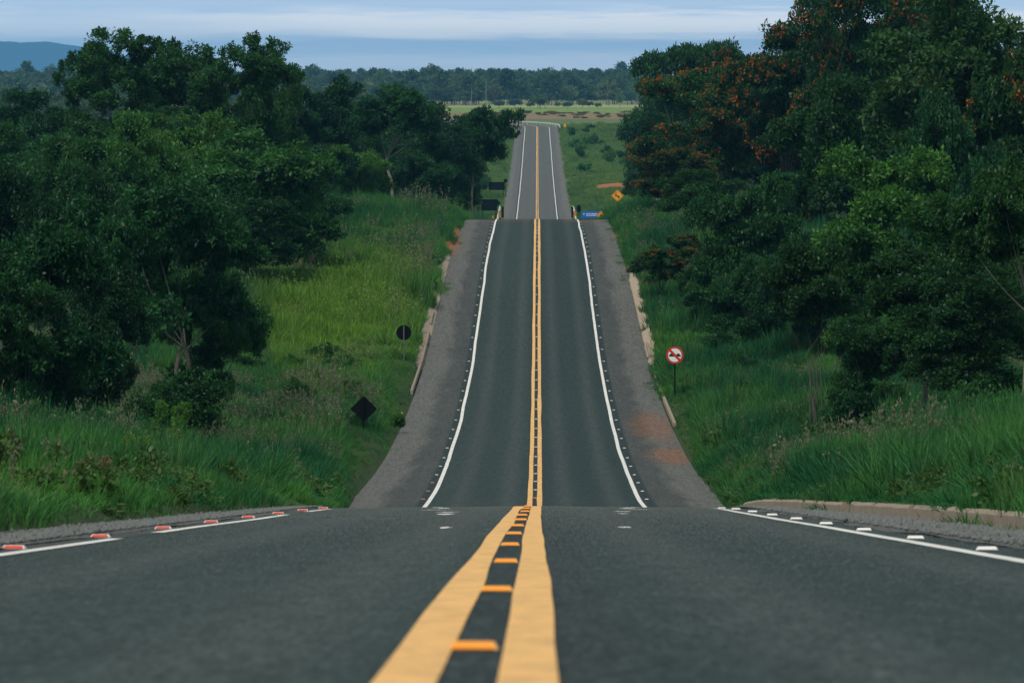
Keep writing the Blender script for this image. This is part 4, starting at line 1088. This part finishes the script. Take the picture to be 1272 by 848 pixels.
def pts_region(n, side, y0, y1, wmax, inner=0.15, powr=1.0, ydens=None):
    y = y0 + (y1 - y0) * rng.random(n) ** (ydens or 1.0)
    e = edgeL(y) if side < 0 else edgeR(y)
    d = inner + (wmax if np.isscalar(wmax) else wmax(y)) * rng.random(n) ** powr
    x = e - d if side < 0 else e + d
    return x, y
def put(name, coll, regs, label, s0=1.0, patchy=None, zs=1.0):
    X = []; Y = []; S_ = []
    for (n, side, y0, y1, wmax, inner, powr, sc) in regs:
        x, y = pts_region(n, side, y0, y1, wmax, inner, powr); X.append(x); Y.append(y)
        S_.append(np.interp(y, [y0, y1], sc) if isinstance(sc, tuple) else np.full(n, sc))
    X = np.concatenate(X); Y = np.concatenate(Y); S_ = np.concatenate(S_)
    bare = ((np.abs(X + 6.55) < .34 + vnoise(X, Y, 6.0, 3) * .9) & (np.abs(Y - 375) < 58)) | ((np.abs(X - 6.5) < .30 + vnoise(X, Y, 6.0, 4) * .9) & (np.abs(Y - 360) < 50)) | (((X - 16.2) / 4.0) ** 2 + ((Y - 1190) / 26) ** 2 < 1) \
        | ((np.abs(X + 6.7) < .4) & (np.abs(Y - 455) < 24) & (rng.random(len(X)) < .8))
    keep = ~bare
    if patchy: keep &= (vnoise(X, Y, patchy[0], patchy[2]) + vnoise(X, Y, patchy[0] * .3, 5) * .4 > patchy[1])
    X, Y, S_ = X[keep], Y[keep], S_[keep]; n = len(X)
    for (px_, z_) in ((838.5, 290), (451.5, 255), (501.5, 320), (767, 790), (812, 620)):
        q_ = np.abs((X / Y - (px_ - VX) / F)) * F + vnoise(X, Y, 1.1, 61) * 14
        f_ = np.interp(q_, [18, 36], [.12 if coll.name.startswith('seed') else .33, 1.0])
        S_ = np.where((Y > z_ - 72) & (Y < z_ + 1), S_ * f_, S_)
    hv = 1 + vnoise(X, Y, 5.0, 21) * 1.3 + vnoise(X, Y * .5, 1.7, 22) * .9
    d = np.where(X < 0, edgeL(Y) - X, X - edgeR(Y)); hv = hv * np.clip(.42 + d * .45, .42, 1)
    sc = np.stack([S_, S_, S_ * hv * zs * rng.uniform(.8, 1.2, n)], -1) * s0
    rot = np.stack([rng.normal(size=n) * .12, rng.normal(size=n) * .12, rng.uniform(0, 6.28, n)], -1)
    p = np.stack([X, Y, ground(X, Y) - .03], -1)
    return scatter(name, coll, p, sc, rot, label)
nearL = (22000, -1, 36, 130, 9, .30, .75, 0.72)
nearR = (22000, 1, 36, 135, 9, .30, .75, 0.78)
W2 = lambda y: np.interp(y, [130, 200, 350, 520], [12, 14, 18, 20])
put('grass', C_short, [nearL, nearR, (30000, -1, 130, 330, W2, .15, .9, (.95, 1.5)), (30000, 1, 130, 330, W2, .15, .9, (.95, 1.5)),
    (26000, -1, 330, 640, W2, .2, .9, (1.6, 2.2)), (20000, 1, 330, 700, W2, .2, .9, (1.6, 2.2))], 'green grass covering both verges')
put('tall_grass', C_tall, [(7000, -1, 40, 132, 9, 1.1, .8, .75), (7000, 1, 40, 135, 9, .8, .8, .78), (9000, -1, 130, 300, W2, .9, .9, 1.0), (12000, 1, 130, 320, W2, .6, .9, 1.05),
    (6500, -1, 300, 640, W2, 1.0, .8, 1.3), (6500, 1, 300, 700, W2, .8, .8, 1.3)], 'tall dark green guinea grass in clumps on the verges', patchy=(9.0, -.02, 31))
put('far_grass', C_tall, [(26000, -1, 940, 1700, 22, .2, .8, (1.1, 1.5)), (34000, 1, 720, 1740, lambda y: np.interp(y, [720, 1100, 1740], [20, 32, 45]), .2, .9, (1.1, 1.6))], 'grass on the slopes beside the far road', zs=.55)
put('seeding_grass', C_seed, [(200, -1, 60, 132, 9, 1.0, 1, .7), (3800, -1, 132, 300, W2, 1.0, 1, 1.0), (1600, 1, 110, 300, W2, .8, 1, .9), (1500, -1, 300, 540, W2, 1, 1, 1.5), (800, 1, 300, 520, W2, 1, 1, 1.4)],
    'pinkish brown seed heads standing over the grass', patchy=(14.0, .02, 77))
put('broad_weeds', C_weed, [(2500, -1, 36, 130, 9, .3, .8, .7), (2500, 1, 36, 135, 9, .3, .8, .7), (4500, -1, 130, 400, W2, .1, .8, 1.1), (4500, 1, 130, 400, W2, .1, .8, 1.1)], 'broad-leaved weeds mixed into the verge grass', patchy=(6.0, .05, 12))

# deeper distant wood and its mass
Cw = proto_collection('wood_proto', [])
for i in range(4):
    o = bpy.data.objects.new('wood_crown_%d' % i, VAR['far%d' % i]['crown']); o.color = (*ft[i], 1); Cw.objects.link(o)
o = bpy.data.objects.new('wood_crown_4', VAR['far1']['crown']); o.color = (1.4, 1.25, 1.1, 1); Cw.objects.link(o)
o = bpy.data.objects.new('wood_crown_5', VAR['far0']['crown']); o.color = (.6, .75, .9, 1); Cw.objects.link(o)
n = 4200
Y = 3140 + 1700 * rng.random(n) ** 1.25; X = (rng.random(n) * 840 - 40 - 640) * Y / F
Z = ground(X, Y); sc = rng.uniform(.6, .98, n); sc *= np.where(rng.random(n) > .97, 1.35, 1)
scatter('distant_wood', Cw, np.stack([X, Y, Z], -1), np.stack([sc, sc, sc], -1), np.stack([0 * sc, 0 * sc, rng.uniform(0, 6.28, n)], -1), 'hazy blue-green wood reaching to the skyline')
# woods on both flanks, far behind the roadside trees
n = 900
Y = rng.uniform(900, 1900, n); s_ = np.where(rng.random(n) > .5, 1, -1)
X = np.where(s_ > 0, P(800, Y) + 8 + rng.random(n) * .08 * Y, P(560, Y) - 14 - rng.random(n) * .085 * Y)
Z = ground(X, Y); sc = rng.uniform(.45, .7, n)
scatter('flanking_wood', Cw, np.stack([X, Y, Z], -1), np.stack([sc, sc, sc], -1), np.stack([0 * sc, 0 * sc, rng.uniform(0, 6.28, n)], -1), 'dark wood on both flanks behind the roadside trees')

put('edge_tufts', C_short, [(1500, 1, 36, 116, .8, -.55, 1.0, .42), (900, -1, 36, 112, .6, -.35, 1.0, .4), (2600, -1, 190, 505, .75, -.45, 1.6, .7), (2600, 1, 190, 505, .75, -.45, 1.6, .7), (500, 1, 36, 120, .3, -.1, 1.0, .8)], 'small grass tufts creeping over the gravel, kerb and shoulder edges', patchy=(2.0, -.03, 41))
# two standout weeds in the near left grass
def weed(px, py, z, mat, label, name, h, n):
    X = P(px, z); G = gz(X, z); r = np.random.default_rng(int(px)); root = empty(name, (X, z, G), label, 'weed')
    b = MB(); Cc = []
    for k in range(n):
        a = r.uniform(0, 6.28); q = r.uniform(.1, .5) * h; hh = h * r.uniform(.6, 1.0)
        tip = (math.cos(a) * q, math.sin(a) * q, hh); b.tube([(0, 0, 0), (tip[0] * .4, tip[1] * .4, hh * .6), tip], [.012, .009, .005], 5); Cc.append(tip)
    b.build('stem', M['weedleaf'] if mat != M['rust_weed'] else M['bark'], root)
    V, t = leaves_np(np.array(Cc), np.full(n, h * .12), 60, .035, 1.2, r, .7); me = mesh_np('flower_heads', V, [np.arange(len(V)).reshape(-1, 4)], attr=t); me.materials.append(mat)
    o = link(bpy.data.objects.new('flower_heads', me)); o.parent = root
    lo = np.array(Cc) * .5; V, t = leaves_np(lo, np.full(n, h * .2), 60, .07, 1.2, r, .5); me = mesh_np('foliage', V, [np.arange(len(V)).reshape(-1, 4)], attr=t); me.materials.append(M['weedleaf'])
    o = link(bpy.data.objects.new('foliage', me)); o.parent = root
weed(188, 0, 100, M['weed'], 'yellow-green flowering weed standing in the near left grass', 'flowering_weed', 1.1, 9)
weed(152, 0, 98, M['weed'], 'lower yellow-green weed left of the taller flowering one', 'flowering_weed', .8, 7)
weed(112, 0, 78, M['rust_weed'], 'rusty brown seeding weed in the near left grass above the gravel', 'brown_weed', .55, 14)

# ------------------------------------------------------------------ mountain
def mountain():
    z0 = 25000.0; pxs = np.linspace(-260, 330, 120); V = []; rows = 14
    def top(px):
        base = 2 + np.interp(px, [-260, -60, 0, 14, 26, 34, 58, 75, 95, 110, 160, 230, 330], [60, 52, 46.5, 46, 48.5, 47, 45.5, 49, 51.5, 54, 66, 82, 104])
        return base + float(vnoise(px, 3, 9.0, 3)) * 1.6
    for j in range(rows):
        t = j / (rows - 1)
        for px in pxs:
            crest = max(-(top(px) - VY) * z0 / F, -34)
            ridge = (1 - abs(2 * t - 1)) ** .8
            X = (px - VX) * z0 / F; h = -38 + (crest + 38) * ridge + float(vnoise(X, t * 900, 60, 4)) * 6 * ridge * (1 - ridge)
            V.append((X, z0 - 1000 + 2000 * t, h))
    k = len(pxs); idx = np.arange(rows * k).reshape(rows, k)
    q = np.stack([idx[:-1, :-1], idx[:-1, 1:], idx[1:, 1:], idx[1:, :-1]], -1).reshape(-1, 4)
    me = mesh_np('mountain', V, [q], smooth=True)
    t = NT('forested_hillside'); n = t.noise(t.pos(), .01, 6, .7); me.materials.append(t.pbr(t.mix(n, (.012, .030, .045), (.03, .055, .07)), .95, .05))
    tag(link(bpy.data.objects.new('mountain', me)), 'blue mountain ridge far behind the left trees', kind='structure')
mountain()

# ------------------------------------------------------------------ haze
HAZE = 1
if HAZE:
    b = MB(); b.box(-12000, 12000, -160, 32500, -60, 205)
    t = NT('haze_air'); t.m.cycles.homogeneous_volume = True; v = t.n('ShaderNodeVolumePrincipled'); v.inputs['Color'].default_value = (.20, .58, 1.0, 1); v.inputs['Density'].default_value = 4.6e-5
    v.inputs['Anisotropy'].default_value = 0.0
    t.l(v.outputs[0], t.out.inputs['Volume'])
    o = b.build('haze', t.m); tag(o, 'thin bluish air over the land', kind='stuff')

# ------------------------------------------------------------------ sky and sun
EL, AZ = math.radians(52), math.radians(215)   # azimuth clockwise from +Y: behind and left of the camera
w = bpy.data.worlds.new('World'); scene.world = w; w.use_nodes = True
nt = w.node_tree; nt.nodes.clear()
class W(NT):
    def __init__(s): s.t = nt; s.out = nt.nodes.new('ShaderNodeOutputWorld')
q = W()
sky = q.n('ShaderNodeTexSky'); sky.sky_type = 'NISHITA'; sky.sun_disc = False; sky.sun_elevation = EL; sky.sun_rotation = AZ
sky.air_density = 1.2; sky.dust_density = 1.0; sky.ozone_density = 1.5
tc = q.n('ShaderNodeTexCoord').outputs['Generated']
sx, sy, sz = q.sep(tc)
high = q.noise(q.mapv(tc, (2.0, 2.0, 5.0)), 1.4, 6, .6, .3)
hi_mask = q.ramp(high, (.36, .62, .45, .95))
# layered cloud low over the horizon: long thin bands
lowv = q.mapv(tc, (26.0, 26.0, 420.0))
band = q.noise(lowv, 1.0, 5, .55, .4)
fine = q.noise(q.mapv(tc, (40.0, 40.0, 700.0)), 1.0, 5, .6, .3)
el_ = q.math('ADD', sz, q.math('MULTIPLY', q.math('SUBTRACT', fine, .5), .0052))
el_ = q.math('ADD', el_, q.math('MULTIPLY', sx, .0))
b1 = q.math('MULTIPLY', q.ramp(el_, (.0062, .0088)), q.ramp(el_, (.0104, .0132, 1, 0)))
b0 = q.ramp(el_, (.0028, .0072, 1, 0))
lb = q.math('MAXIMUM', b1, q.math('MULTIPLY', b0, .8))
lb = q.math('MAXIMUM', lb, q.math('MULTIPLY', q.math('MULTIPLY', q.ramp(sz, (.0145, .019)), q.ramp(band, (.45, .6))), .8))
lb = q.math('MULTIPLY', lb, q.ramp(band, (.30, .50, .7, 1.0)))
left = q.ramp(sx, (-.085, -.02, .45, 1.0)); lb = q.math('MULTIPLY', lb, left)
SK = dict(blue=(6.6, 8.2, 10.2), cloud=(12.6, 12.4, 12.2), over=(5.6, 6.6, 6.8))
lowcol = q.mix(lb, SK['blue'], SK['cloud'])
hic = q.mix(hi_mask, sky.outputs[0], SK['over'])
lowmask = q.ramp(sz, (.03, .12, 1.0, 0.0))
col = q.mix(lowmask, hic, lowcol)
bg = q.n('ShaderNodeBackground'); q.l(col, bg.inputs['Color']); bg.inputs['Strength'].default_value = 0.1
q.l(bg.outputs[0], q.out.inputs['Surface'])

sl = bpy.data.lights.new('sun', 'SUN'); sl.energy = 2.7; sl.angle = math.radians(7); sl.color = (1.0, .93, .82)
so = link(bpy.data.objects.new('sun', sl))
d = Vector((math.sin(AZ) * math.cos(EL), math.cos(AZ) * math.cos(EL), math.sin(EL)))
so.rotation_euler = d.to_track_quat('Z', 'Y').to_euler(); so.location = (0, 0, 60)

# ------------------------------------------------------------------ camera
cam = bpy.data.cameras.new('camera'); cam.lens = 200; cam.sensor_width = 36; cam.clip_start = .1; cam.clip_end = 60000
co = link(bpy.data.objects.new('camera', cam)); co.location = (0, 0, 0)
co.rotation_euler = (math.radians(90) - math.atan(324 / F), 0, math.atan(31 / F))
cam.dof.use_dof = True; cam.dof.focus_distance = 210; cam.dof.aperture_fstop = 9.0
scene.camera = co

scene.render.engine = 'CYCLES'
cy = scene.cycles
cy.max_bounces = 6; cy.diffuse_bounces = 3; cy.glossy_bounces = 2; cy.transmission_bounces = 3; cy.volume_bounces = 0; cy.transparent_max_bounces = 4
cy.sample_clamp_indirect = 4; cy.use_denoising = True
try: cy.denoiser = 'OPENIMAGEDENOISE'; cy.denoising_input_passes = 'RGB_ALBEDO_NORMAL'
except Exception: pass
vs = scene.view_settings; vs.view_transform = 'Standard'; vs.look = 'None'; vs.exposure = 0.0; vs.gamma = 1.0; vs.use_curve_mapping = False
